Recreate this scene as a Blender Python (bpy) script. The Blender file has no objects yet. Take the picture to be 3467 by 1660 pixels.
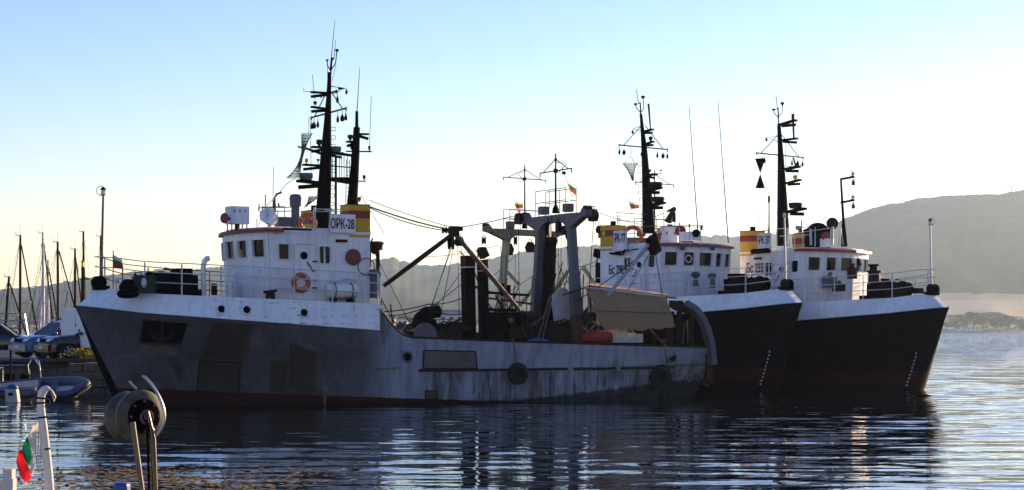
import bpy, bmesh, math, random
import numpy as np
from mathutils import Vector, Matrix
random.seed(11); rng = np.random.default_rng(5)
PI = math.pi
S = bpy.context.scene
# ------------------------------------------------------------------ camera, sky, sun, exposure
F, CX, CY, EYE = 6300.0, 1733.5, 1119.0, 2.85        # focal length in photo pixels, principal column, horizon row, eye height
cam_d = bpy.data.cameras.new('camera'); cam = bpy.data.objects.new('camera', cam_d); S.collection.objects.link(cam)
cam.location = (0, 0, EYE); cam.rotation_euler = (PI/2, 0, 0)
cam_d.sensor_width = 36; cam_d.lens = 36*F/3467; cam_d.shift_y = (CY-830)/3467
cam_d.clip_start = 0.5; cam_d.clip_end = 20000
S.camera = cam
SUN_AZ, SUN_EL = math.radians(43), math.radians(11)      # azimuth from the view direction towards the right
world = bpy.data.worlds.new('World'); S.world = world; world.use_nodes = True
wn = world.node_tree; wn.nodes.clear()
sky = wn.nodes.new('ShaderNodeTexSky'); sky.sky_type = 'NISHITA'; sky.sun_disc = False
sky.sun_elevation = SUN_EL; sky.sun_rotation = SUN_AZ; sky.altitude = 0
sky.air_density = 1.0; sky.dust_density = 0.12; sky.ozone_density = 5.0
bg = wn.nodes.new('ShaderNodeBackground'); bg.inputs['Strength'].default_value = 0.10
wo = wn.nodes.new('ShaderNodeOutputWorld')
# evening glow: the dusty air brightens and warms the sky towards the horizon, all the way round
tcw = wn.nodes.new('ShaderNodeTexCoord'); spw = wn.nodes.new('ShaderNodeSeparateXYZ'); wn.links.new(tcw.outputs['Generated'], spw.inputs[0])
glow = wn.nodes.new('ShaderNodeMapRange'); glow.interpolation_type = 'SMOOTHERSTEP'; wn.links.new(spw.outputs[2], glow.inputs[0])
glow.inputs[1].default_value = 0.0; glow.inputs[2].default_value = 0.26; glow.inputs[3].default_value = 1.0; glow.inputs[4].default_value = 0.0
gm = wn.nodes.new('ShaderNodeMix'); gm.data_type = 'RGBA'; gm.inputs[6].default_value = (1.09, .86, 1.0, 1); gm.inputs[7].default_value = (1.75, 1.08, .74, 1)
wn.links.new(glow.outputs[0], gm.inputs[0])
gx = wn.nodes.new('ShaderNodeMix'); gx.data_type = 'RGBA'; gx.blend_type = 'MULTIPLY'; gx.inputs[0].default_value = 1.0
wn.links.new(sky.outputs[0], gx.inputs[6]); wn.links.new(gm.outputs[2], gx.inputs[7])
wn.links.new(gx.outputs[2], bg.inputs[0]); wn.links.new(bg.outputs[0], wo.inputs[0])
sun_d = bpy.data.lights.new('sun', 'SUN'); sun_d.energy = 5.0; sun_d.angle = math.radians(0.5); sun_d.color = (1.0, 0.70, 0.42)
sun = bpy.data.objects.new('sun', sun_d); S.collection.objects.link(sun)
sd = Vector((math.sin(SUN_AZ)*math.cos(SUN_EL), math.cos(SUN_AZ)*math.cos(SUN_EL), math.sin(SUN_EL)))
sun.rotation_euler = sd.to_track_quat('Z', 'Y').to_euler()
S.view_settings.view_transform = 'Standard'; S.view_settings.look = 'None'
S.view_settings.exposure = 1.45; S.view_settings.gamma = 1.0; S.view_settings.use_curve_mapping = False
S.cycles.volume_bounces = 0; S.cycles.max_bounces = 8; S.cycles.transparent_max_bounces = 24
S.cycles.use_denoising = True
# ------------------------------------------------------------------ materials
def nodes_of(name):
    m = bpy.data.materials.new(name); m.use_nodes = True
    nt = m.node_tree; b = nt.nodes['Principled BSDF']
    return m, nt, b
def N(nt, t, **k):
    n = nt.nodes.new(t)
    for a, v in k.items():
        if a in n.inputs: n.inputs[a].default_value = v
        else: setattr(n, a, v)
    return n
def mixc(nt, fac, a, b):
    n = nt.nodes.new('ShaderNodeMix'); n.data_type = 'RGBA'
    for sock, v in ((n.inputs[0], fac), (n.inputs[6], a), (n.inputs[7], b)):
        if hasattr(v, 'is_linked'): nt.links.new(v, sock)
        elif isinstance(v, (int, float)): sock.default_value = v
        else: sock.default_value = (*v[:3], 1)
    return n.outputs[2]
def ramp(nt, src, lo, hi, a=0.0, b=1.0):
    n = nt.nodes.new('ShaderNodeMapRange'); n.inputs[1].default_value = lo; n.inputs[2].default_value = hi
    n.inputs[3].default_value = a; n.inputs[4].default_value = b; nt.links.new(src, n.inputs[0]); return n.outputs[0]
def math_(nt, op, a, b=None):
    n = nt.nodes.new('ShaderNodeMath'); n.operation = op
    for i, v in enumerate((a, b)):
        if v is None: continue
        if hasattr(v, 'is_linked'): nt.links.new(v, n.inputs[i])
        else: n.inputs[i].default_value = v
    return n.outputs[0]
def noise(nt, vec, scale, detail=4, rough=.6):
    n = N(nt, 'ShaderNodeTexNoise', Scale=scale, Detail=detail, Roughness=rough)
    if vec is not None: nt.links.new(vec, n.inputs['Vector'])
    return n.outputs[0]
def mapped(nt, vec, sc):
    n = nt.nodes.new('ShaderNodeMapping'); n.inputs['Scale'].default_value = sc; nt.links.new(vec, n.inputs[0]); return n.outputs[0]
RUST = (.085, .032, .014)
def paint(name, col, rough=.55, rust=.3, streak=.5, cracks=False, boot=None, dirt=.35, spec=.3, bump=.15):
    """weathered paint: colour drift, grime, rust blooms and downward rust runs, in the object's own metres"""
    m, nt, b = nodes_of(name)
    oc = N(nt, 'ShaderNodeTexCoord').outputs['Object']
    c = mixc(nt, ramp(nt, noise(nt, oc, .6, 5), .35, .7), col, [x*(1-dirt*.6) for x in col])
    c = mixc(nt, math_(nt, 'MULTIPLY', ramp(nt, noise(nt, mapped(nt, oc, (5, 5, .5)), 1.0, 4), .45, .8), dirt), c, (.05, .045, .04))
    if boot:
        sp = N(nt, 'ShaderNodeSeparateXYZ'); nt.links.new(oc, sp.inputs[0])
        a0, a1, bc, gc, aft = boot
        # shell plating: weld seams, and plates drawn in between the frames
        pv_ = N(nt, 'ShaderNodeCombineXYZ'); nt.links.new(sp.outputs[0], pv_.inputs[0]); nt.links.new(sp.outputs[2], pv_.inputs[1])
        sb_ = N(nt, 'ShaderNodeTexBrick', Scale=1.0); sb_.inputs['Mortar Size'].default_value = .02; sb_.inputs['Mortar Smooth'].default_value = .6; sb_.inputs['Brick Width'].default_value = 3.1; sb_.inputs['Row Height'].default_value = 1.02
        sb_.inputs['Color1'].default_value = sb_.inputs['Color2'].default_value = (0, 0, 0, 1); sb_.inputs['Mortar'].default_value = (1, 1, 1, 1); nt.links.new(pv_.outputs[0], sb_.inputs['Vector'])
        seam = sb_.outputs[0]
        frames = math_(nt, 'SINE', math_(nt, 'MULTIPLY', sp.outputs[0], 11.4)); plating = math_(nt, 'ADD', math_(nt, 'MULTIPLY', frames, .16), math_(nt, 'MULTIPLY', seam, .5))
        c = mixc(nt, math_(nt, 'MULTIPLY', seam, .5), c, [x*.45 for x in col])
        c = mixc(nt, math_(nt, 'MULTIPLY', ramp(nt, noise(nt, oc, 1.7, 6, .75), .55, .75), .5), c, [min(1, x*1.7) for x in col])      # scuffed and touched-up patches
        if aft:                                        # the after body carries an older, paler coat
            af = math_(nt, 'MULTIPLY', ramp(nt, math_(nt, 'ADD', sp.outputs[0], math_(nt, 'MULTIPLY', noise(nt, oc, 1.2), .8)), -9.6, -11.2), 1.0)
            c2 = mixc(nt, math_(nt, 'MULTIPLY', ramp(nt, noise(nt, mapped(nt, oc, (4, 4, .5)), 1.0, 4), .45, .8), dirt), aft, (.06, .05, .045))
            c = mixc(nt, af, c, c2)
            low = math_(nt, 'MULTIPLY', ramp(nt, math_(nt, 'ADD', sp.outputs[2], math_(nt, 'MULTIPLY', noise(nt, oc, 5), .12)), 1.36, 1.26), ramp(nt, sp.outputs[0], -11.5, -13))   # runs of grime and rust under the rubbing strake
            run = ramp(nt, noise(nt, mapped(nt, oc, (2.6, 2.6, .22)), 1.0, 6, .72), .40, .62)
            c = mixc(nt, math_(nt, 'MULTIPLY', low, math_(nt, 'MULTIPLY', run, .8)), c, (.050, .038, .030))
            run2 = ramp(nt, noise(nt, mapped(nt, oc, (5.5, 5.5, .3)), 1.0, 5, .7), .56, .66)
            c = mixc(nt, math_(nt, 'MULTIPLY', low, run2), c, (.075, .032, .014))
            run3 = ramp(nt, noise(nt, mapped(nt, oc, (3.5, 3.5, .25)), 1.0, 6, .75), .60, .72)
            c = mixc(nt, math_(nt, 'MULTIPLY', run3, .85), c, (.05, .024, .013))
            stain = math_(nt, 'MULTIPLY', ramp(nt, noise(nt, mapped(nt, oc, (.9, .9, .35)), 1.0, 5, .65), .54, .64), ramp(nt, sp.outputs[2], 3.3, 1.4)); c = mixc(nt, math_(nt, 'MULTIPLY', stain, .6), c, (.035, .026, .018))
    if rust:
        st = ramp(nt, noise(nt, mapped(nt, oc, (3.2, 3.2, .28)), 1.0, 5, .7), .78-streak*.3, .9-streak*.18)
        bl = ramp(nt, noise(nt, oc, 2.6, 6, .7), .68-rust*.16, .80-rust*.1)
        sel = ramp(nt, noise(nt, oc, .45, 3), .36, .56)
        f = math_(nt, 'MULTIPLY', math_(nt, 'MAXIMUM', bl, st), math_(nt, 'MULTIPLY', sel, min(1, rust*1.8)))
        c = mixc(nt, f, c, RUST)
    if cracks:
        mp = N(nt, 'ShaderNodeSeparateXYZ'); nt.links.new(oc, mp.inputs[0])
        cb = N(nt, 'ShaderNodeCombineXYZ'); nt.links.new(mp.outputs[0], cb.inputs[0]); nt.links.new(mp.outputs[2], cb.inputs[1])
        br = N(nt, 'ShaderNodeTexBrick', Scale=1.0); br.inputs['Mortar Size'].default_value = .012
        br.inputs['Brick Width'].default_value = .62; br.inputs['Row Height'].default_value = .27
        br.inputs['Color1'].default_value = br.inputs['Color2'].default_value = (0, 0, 0, 1); br.inputs['Mortar'].default_value = (1, 1, 1, 1)
        dn = N(nt, 'ShaderNodeTexNoise', Scale=1.3, Detail=4); nt.links.new(cb.outputs[0], dn.inputs['Vector'])
        dv = N(nt, 'ShaderNodeVectorMath', operation='SCALE'); nt.links.new(dn.outputs[1], dv.inputs[0]); dv.inputs['Scale'].default_value = .28
        da = N(nt, 'ShaderNodeVectorMath', operation='ADD'); nt.links.new(cb.outputs[0], da.inputs[0]); nt.links.new(dv.outputs[0], da.inputs[1])
        nt.links.new(da.outputs[0], br.inputs['Vector'])
        f = math_(nt, 'MULTIPLY', br.outputs[0], math_(nt, 'MULTIPLY', ramp(nt, noise(nt, mapped(nt, oc, (2.2, 1, 3.0)), 2.0, 5, .7), .50, .60), ramp(nt, mp.outputs[0], -3.0, -5.5)))
        c = mixc(nt, f, c, (.03, .028, .03))
    if boot:
        lim = math_(nt, 'ADD', math_(nt, 'MULTIPLY', sp.outputs[0], a1), a0)
        lim = math_(nt, 'ADD', lim, math_(nt, 'MULTIPLY', math_(nt, 'SUBTRACT', noise(nt, oc, 3.0), .5), .06))
        below = math_(nt, 'LESS_THAN', sp.outputs[2], lim)
        bc2 = mixc(nt, ramp(nt, noise(nt, oc, 2.5, 5), .35, .7), bc, [x*.5 for x in bc])
        c = mixc(nt, below, c, bc2)
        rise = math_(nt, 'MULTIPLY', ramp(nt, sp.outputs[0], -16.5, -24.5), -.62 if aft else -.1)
        wet_shade = ramp(nt, math_(nt, 'ADD', math_(nt, 'ADD', sp.outputs[2], rise), math_(nt, 'MULTIPLY', noise(nt, mapped(nt, oc, (3, 3, 1)), 1.0), .3)), .20, .30, 1, 0)   # weed and wetness at the water's edge; aft, the stern's shade painted in
        c = mixc(nt, math_(nt, 'MULTIPLY', wet_shade, .85), c, gc)
    nt.links.new(c, b.inputs['Base Color'])
    b.inputs['Roughness'].default_value = rough; b.inputs['Specular IOR Level'].default_value = spec
    if bump:
        bp = N(nt, 'ShaderNodeBump', Strength=bump, Distance=.03)
        hgt = math_(nt, 'ADD', noise(nt, oc, 9, 4), math_(nt, 'MULTIPLY', noise(nt, oc, .9, 2), 3.0))
        if boot: hgt = math_(nt, 'ADD', hgt, plating)
        nt.links.new(hgt, bp.inputs['Height'])
        nt.links.new(bp.outputs[0], b.inputs['Normal'])
    return m
def plain(name, col, rough=.6, metal=0, spec=.3, var=.35, scale=6):
    m, nt, b = nodes_of(name)
    oc = N(nt, 'ShaderNodeTexCoord').outputs['Object']
    c = mixc(nt, ramp(nt, noise(nt, oc, scale, 5), .3, .72), col, [x*(1-var) for x in col])
    nt.links.new(c, b.inputs['Base Color']); b.inputs['Roughness'].default_value = rough
    b.inputs['Metallic'].default_value = metal; b.inputs['Specular IOR Level'].default_value = spec
    return m
M = {}
M['white'] = paint('white_paint', (.82, .81, .80), .5, .34, .62, dirt=.3)
M['white_old'] = paint('cracked_white_paint', (.80, .80, .81), .5, .34, .62, cracks=True, dirt=.25)
M['white_rail'] = plain('white_rail_paint', (.62, .61, .60), .5)
M['rail_brown'] = plain('brown_rail_paint', (.16, .09, .07), .55)
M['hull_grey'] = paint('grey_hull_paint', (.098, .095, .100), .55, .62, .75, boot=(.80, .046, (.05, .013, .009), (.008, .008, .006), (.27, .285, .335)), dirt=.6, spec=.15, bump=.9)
M['hull_black'] = paint('black_hull_paint', (.0045, .004, .004), .6, .08, .3, boot=(.74, .008, (.040, .010, .008), (.008, .007, .006), None), dirt=.2, spec=.06, bump=.4)
M['grey'] = paint('grey_gear_paint', (.105, .107, .125), .5, .4, .5, dirt=.4)
M['cream'] = paint('cream_gear_paint', (.42, .36, .20), .55, .6, .6, dirt=.4)
M['cream_top'] = paint('rusty_cream_paint', (.24, .17, .10), .6, .9, .8, dirt=.5)
M['black'] = plain('black_mast_paint', (.006, .0055, .0055), .85, spec=.06)
M['brown'] = plain('rusty_brown_steel', (.035, .019, .014), .7, spec=.12)
M['rust'] = plain('rusted_plate', (.11, .06, .035), .8, scale=9, var=.6)
M['patch'] = paint('rusty_grey_patch', (.050, .037, .028), .7, .8, .8, dirt=.6)
M['patch2'] = paint('bare_grey_plate', (.13, .12, .105), .75, .5, .8, dirt=.6)
M['red'] = plain('dull_red_paint', (.28, .035, .03), .5)
M['redrust'] = plain('faded_red_hatch_paint', (.20, .055, .045), .6)
M['yellow'] = paint('yellow_funnel_paint', (.60, .34, .02), .5, .12, .3, dirt=.2)
M['orange'] = plain('orange_lifebuoy', (.60, .10, .02), .5)
M['rope'] = plain('weathered_rope', (.14, .11, .08), .9)
M['wire'] = plain('steel_wire', (.016, .014, .014), .6, spec=.1)
M['canvas_w'] = plain('white_canvas', (.50, .48, .47), .9, scale=1.5)
M['rubber'] = plain('tyre_rubber', (.012, .012, .012), .8)
M['deck'] = plain('dark_deck_steel', (.05, .045, .04), .8, scale=2)
M['green'] = plain('dark_green_plastic', (.012, .03, .02), .5)
M['blue'] = plain('blue_plastic', (.03, .08, .28), .5)
M['redplastic'] = plain('red_plastic', (.26, .02, .02), .5)
M['crate'] = plain('pale_crate_plastic', (.55, .57, .58), .5)
M['chrome'] = plain('bright_steel', (.75, .73, .70), .18, metal=1, var=.1)
M['postpaint'] = plain('glossy_white_post_paint', (.62, .58, .52), .14, spec=.6, var=.12)
M['silver_paint'] = plain('silver_boom_paint', (.34, .34, .37), .4)
M['darksteel'] = plain('oiled_dark_steel', (.10, .07, .05), .22, metal=1, var=.4)
M['dullsteel'] = plain('dull_steel', (.42, .42, .42), .3, metal=1, var=.3)
M['bronze'] = plain('brass', (.45, .28, .08), .35, metal=1)
M['lamp_glass'] = plain('pale_lamp_glass', (.75, .70, .55), .15, spec=.5)
M['purple'] = plain('purple_rope', (.16, .12, .35), .8)
M['ink'] = plain('black_lettering', (.012, .012, .014), .6)
def glassy(name, tint, refl=.9, clear=.5):
    m = bpy.data.materials.new(name); m.use_nodes = True; nt = m.node_tree; nt.nodes.remove(nt.nodes['Principled BSDF'])
    t = N(nt, 'ShaderNodeBsdfTransparent', Color=(*tint, 1)); g = N(nt, 'ShaderNodeBsdfGlossy', Color=(refl, refl, refl, 1), Roughness=.03)
    fr = N(nt, 'ShaderNodeFresnel', IOR=1.5); gb = N(nt, 'ShaderNodeNewGeometry'); nt.links.new(ramp(nt, gb.outputs['Backfacing'], 0, 1, 1.5, 1/1.5), fr.inputs['IOR']); mx = nt.nodes.new('ShaderNodeMixShader')
    nt.links.new(fr.outputs[0], mx.inputs[0]); nt.links.new(t.outputs[0], mx.inputs[1]); nt.links.new(g.outputs[0], mx.inputs[2])
    nt.links.new(mx.outputs[0], nt.nodes['Material Output'].inputs[0]); return m
M['glass'] = glassy('window_glass', (.22, .22, .21), .4)
M['carglass'] = glassy('tinted_car_glass', (.06, .07, .08), .6)
def translucent(name, col, tr=.55):
    m = bpy.data.materials.new(name); m.use_nodes = True; nt = m.node_tree; b = nt.nodes['Principled BSDF']
    b.inputs['Base Color'].default_value = (*col, 1); b.inputs['Roughness'].default_value = .85
    t = N(nt, 'ShaderNodeBsdfTranslucent', Color=(*col, 1)); mx = N(nt, 'ShaderNodeMixShader'); mx.inputs[0].default_value = tr
    nt.links.new(b.outputs[0], mx.inputs[1]); nt.links.new(t.outputs[0], mx.inputs[2]); nt.links.new(mx.outputs[0], nt.nodes['Material Output'].inputs[0]); return m
M['canvas'] = translucent('tan_canvas', (.27, .175, .085), .12)
M['f_white'] = translucent('white_flag_cloth', (.70, .66, .55))
M['f_green'] = translucent('green_flag_cloth', (.01, .16, .06))
M['f_red'] = translucent('red_flag_cloth', (.62, .015, .02))
M['netting'] = translucent('thin_net_cloth', (.22, .21, .19), .5)
# ------------------------------------------------------------------ mesh helpers
COL = S.collection
class MB:
    def __init__(s): s.v = []; s.f = []
    def add(s, vs, fs):
        o = len(s.v); s.v += [tuple(v) for v in vs]; s.f += [tuple(i+o for i in f) for f in fs]; return s
    def box(s, c, d, rz=0, tilt=None):
        hx, hy, hz = d[0]/2, d[1]/2, d[2]/2
        R = Matrix.Rotation(rz, 3, 'Z')
        if tilt is not None: R = R @ tilt
        vs = [Vector(c)+R@Vector((x, y, z)) for x in (-hx, hx) for y in (-hy, hy) for z in (-hz, hz)]
        return s.add(vs, [(0,1,3,2), (4,6,7,5), (0,4,5,1), (2,3,7,6), (0,2,6,4), (1,5,7,3)])
    def bar(s, p, q, w, h=None, up=(0, 0, 1)):
        p, q = Vector(p), Vector(q); d = (q-p).normalized(); u = Vector(up)
        if abs(d.dot(u)) > .98: u = Vector((1, 0, 0))
        a = d.cross(u).normalized(); b = a.cross(d); h = h or w
        vs = [e+a*sx*w/2+b*sz*h/2 for e in (p, q) for sx, sz in ((-1,-1), (1,-1), (1,1), (-1,1))]
        return s.add(vs, [(0,3,2,1), (4,5,6,7), (0,1,5,4), (1,2,6,5), (2,3,7,6), (3,0,4,7)])
    def tube(s, pts, r, n=8, caps=True):
        pts = [Vector(p) for p in pts]; k = len(pts)
        rs = r if isinstance(r, (list, tuple)) else [r]*k
        rings = []; prev = None
        for i, p in enumerate(pts):
            d = (pts[min(i+1, k-1)]-pts[max(i-1, 0)])
            d = d.normalized() if d.length > 1e-9 else Vector((0, 0, 1))
            u = prev if prev is not None else (Vector((0, 0, 1)) if abs(d.z) < .9 else Vector((1, 0, 0)))
            a = d.cross(u)
            if a.length < 1e-4: a = d.cross(Vector((0, 1, 0)))
            a.normalize(); b = a.cross(d); prev = b
            rings.append([p+(a*math.cos(t)+b*math.sin(t))*rs[i] for t in [2*PI*j/n for j in range(n)]])
        vs = [v for rg in rings for v in rg]
        fs = [(i*n+j, i*n+(j+1) % n, (i+1)*n+(j+1) % n, (i+1)*n+j) for i in range(k-1) for j in range(n)]
        if caps: fs += [tuple(range(n))[::-1], tuple(range((k-1)*n, k*n))]
        return s.add(vs, fs)
    def lathe(s, o, ax, prof, n=14):
        """prof: (distance along ax, radius)"""
        o, ax = Vector(o), Vector(ax).normalized(); u = Vector((0, 0, 1)) if abs(ax.z) < .9 else Vector((1, 0, 0))
        a = ax.cross(u).normalized(); b = ax.cross(a)
        vs = [o+ax*t+(a*math.cos(2*PI*j/n)+b*math.sin(2*PI*j/n))*max(r, 1e-4) for t, r in prof for j in range(n)]
        k = len(prof)
        fs = [(i*n+j, i*n+(j+1) % n, (i+1)*n+(j+1) % n, (i+1)*n+j) for i in range(k-1) for j in range(n)]
        fs += [tuple(range(n))[::-1], tuple(range((k-1)*n, k*n))]
        return s.add(vs, fs)
    def torus(s, o, ax, R, r, n=20, m=8):
        o, ax = Vector(o), Vector(ax).normalized(); u = Vector((0, 0, 1)) if abs(ax.z) < .9 else Vector((1, 0, 0))
        a = ax.cross(u).normalized(); b = ax.cross(a); vs = []
        for i in range(n):
            d = a*math.cos(2*PI*i/n)+b*math.sin(2*PI*i/n)
            for j in range(m): vs.append(o+d*(R+r*math.cos(2*PI*j/m))+ax*r*math.sin(2*PI*j/m))
        return s.add(vs, [(i*m+j, ((i+1) % n)*m+j, ((i+1) % n)*m+(j+1) % m, i*m+(j+1) % m) for i in range(n) for j in range(m)])
    def prism(s, poly, d):
        """closed polygon of 3D points pushed along d"""
        poly = [Vector(p) for p in poly]; d = Vector(d); n = len(poly)
        return s.add(poly+[p+d for p in poly], [tuple(range(n))[::-1], tuple(range(n, 2*n))]+[(i, (i+1) % n, n+(i+1) % n, n+i) for i in range(n)])
    def grid(s, P):
        """P: rows of points"""
        r, c = len(P), len(P[0])
        return s.add([p for row in P for p in row], [(i*c+j, i*c+j+1, (i+1)*c+j+1, (i+1)*c+j) for i in range(r-1) for j in range(c-1)])
    def ball(s, o, r, n=10, sc=(1, 1, 1)):
        vs = []; m = n//2
        for i in range(m+1):
            t = PI*i/m
            for j in range(n): vs.append(Vector(o)+Vector((math.sin(t)*math.cos(2*PI*j/n)*r*sc[0], math.sin(t)*math.sin(2*PI*j/n)*r*sc[1], math.cos(t)*r*sc[2])))
        return s.add(vs, [(i*n+j, (i+1)*n+j, (i+1)*n+(j+1) % n, i*n+(j+1) % n) for i in range(m) for j in range(n)])
    def build(s, name, mat, parent=None, smooth=None, label=None):
        me = bpy.data.meshes.new(name); me.from_pydata(s.v, [], s.f); me.validate()
        bm = bmesh.new(); bm.from_mesh(me); bmesh.ops.recalc_face_normals(bm, faces=bm.faces)
        if smooth:
            for e in bm.edges: e.smooth = len(e.link_faces) == 2 and e.calc_face_angle(0) < math.radians(smooth)
            for f in bm.faces: f.smooth = True
        bm.to_mesh(me); bm.free()
        for mm in (mat if isinstance(mat, list) else [mat]): me.materials.append(M[mm] if isinstance(mm, str) else mm)
        o = bpy.data.objects.new(name, me); COL.objects.link(o)
        if parent: o.parent = parent
        if label: o['label'] = label
        return o
def tag(o, label=None, cat=None, group=None, kind=None):
    for k, v in (('label', label), ('category', cat), ('group', group), ('kind', kind)):
        if v: o[k] = v
    return o
def empty(name, loc, rz=0, label=None, cat=None, group=None, parent=None):
    o = bpy.data.objects.new(name, None); COL.objects.link(o); o.location = loc; o.rotation_euler = (0, 0, rz); o.empty_display_size = .2
    if parent: o.parent = parent
    return tag(o, label, cat, group)
def at(u, v, Y):
    """the point of the place seen at photo pixel (u, v), Y metres away"""
    return Vector(((u-CX)/F*Y, Y, EYE-(v-CY)/F*Y))
def text_mesh(txt, size):
    c = bpy.data.curves.new('lettering', 'FONT'); c.body = txt; c.size = size; c.extrude = .004; c.align_x = 'CENTER'; c.align_y = 'CENTER'; c.offset = .012
    o = bpy.data.objects.new('lettering', c); COL.objects.link(o)
    dg = bpy.context.evaluated_depsgraph_get(); me = bpy.data.meshes.new_from_object(o.evaluated_get(dg))
    bpy.data.objects.remove(o); me.name = 'lettering'; return me
def lettering(txt, h, w, loc, rz, parent):
    me = text_mesh(txt, 1.0); co = np.array([v.co for v in me.vertices])
    sx = w/(co[:, 0].max()-co[:, 0].min()); sz = h/(co[:, 1].max()-co[:, 1].min()); mid = (co.max(0)+co.min(0))/2
    for v in me.vertices: v.co = Vector(((v.co.x-mid[0])*sx, -(v.co.z)*1.0, (v.co.y-mid[1])*sz))
    me.materials.clear(); me.materials.append(M['ink'])
    o = bpy.data.objects.new('lettering', me); COL.objects.link(o); o.location = loc; o.rotation_euler = (0, 0, rz); o.parent = parent
    return o
def sag(p, q, s, n=10):
    p, q = Vector(p), Vector(q)
    return [p.lerp(q, i/n)-Vector((0, 0, s*4*(i/n)*(1-i/n))) for i in range(n+1)]
# ------------------------------------------------------------------ the three trawlers
class Frame:
    """a moored boat: bow tip position, heading, ride height; U() reads a photo pixel on one of its own fore-and-aft planes"""
    def __init__(s, u, D, head, z): s.o = Vector(((u-CX)/F*D, D, z)); s.h = head; s.f = Vector((math.cos(head), math.sin(head), 0)); s.l = Vector((-math.sin(head), math.cos(head), 0))
    def U(s, u, v, y=0.0):
        rx, rz = (u-CX)/F, (CY-v)/F
        t = (y+s.o.x*s.l.x+s.o.y*s.l.y)/(rx*s.l.x+s.l.y)
        p = Vector((rx*t, t, EYE+rz*t))-s.o
        return Vector((p.dot(s.f), y, p.z))
    def W(s, p): p = Vector(p); return s.o+s.f*p.x+s.l*p.y+Vector((0, 0, p.z))
B1 = Frame(255, 68.4, PI+math.radians(28), 0.0)
B2 = Frame(2715, 86.0, -math.radians(48), .38)
B3 = Frame(3212, 87.3, -math.radians(48), .18)
def ip(x, xs, ys): return float(np.interp(x, xs, ys))
def zk(q): return ip(q, [0, 2, 4.6, 10.75, 12.2, 17.3, 25.4, 26.4], [3.76, 3.48, 3.27, 2.84, 2.74, 2.5, 2.22, 2.2])     # knuckle line
def zt(q): return ip(q, [0, .9, 2, 4.7, 10.8], [4.42, 4.37, 4.21, 4.08, 3.85])                                            # forecastle deck edge
def hk(q): return ip(q, [0, .4, 1, 2, 3.5, 5.5, 8, 14, 20, 24, 26.3], [.05, .62, 1.15, 1.85, 2.5, 3.0, 3.28, 3.35, 3.28, 3.02, 2.72])
def hw(q): return ip(q, [0, 1, 2, 4, 6, 8.5, 12, 18, 22, 24.5, 26.3], [.03, .3, .62, 1.4, 2.15, 2.75, 3.15, 3.2, 2.85, 2.1, 1.2])
def top(q):
    if q <= 10.73 or q == 10.74: return zk(q)
    if q < 12.3:
        t = max(0, (q-10.75)/1.55); return 2.58+(3.72-2.58)*(1-math.sin(t*PI/2))**1.25
    return ip(q, [12.3, 17.3, 25.4, 26.4], [2.58, 2.39, 2.16, 2.14])
def rake(q, z): return -1.75*(1-min(1.0, max(-.3, z/zk(q))))*math.exp(-q/2.6)
def half(q, z):
    w, h, k = hw(q), hk(q), zk(q); nose = .62*max(0.0, 1-max(z, 0)/3.4)*math.exp(-q/1.1)      # broad soft-nosed stem
    if z < 0: return w*(1+.3*z)+nose
    return nose+w+(h-w)*min(1.0, z/k)**(1.45 if q < 6 else 1.45-(min(q, 14)-6)/8*.75)
def hull_pt(q, z, side, out=0.0): return Vector((-q+rake(q, z), side*(half(q, z)+out), z))
def band_in(q): return (.12+.5*math.exp(-q/3.0)) if q < 10 else .12*(10.8-q)/.8+.01
def edge_pt(q, side): return Vector((-q-.62*math.exp(-q/1.6)-.25*math.exp(-q/.5), side*max(.22, hk(q)-band_in(q)), zt(q)))
QS = [0, .12, .3, .6, 1, 1.5, 2, 2.7, 3.5, 4.5, 5.5, 6.6, 7.8, 9, 10, 10.74]
QA = [10.735, 10.9, 11.05, 11.25, 11.5, 11.8, 12.1, 12.4, 13.5, 15, 17, 19, 21, 22.5, 24, 25, 25.8, 26.3]
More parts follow.
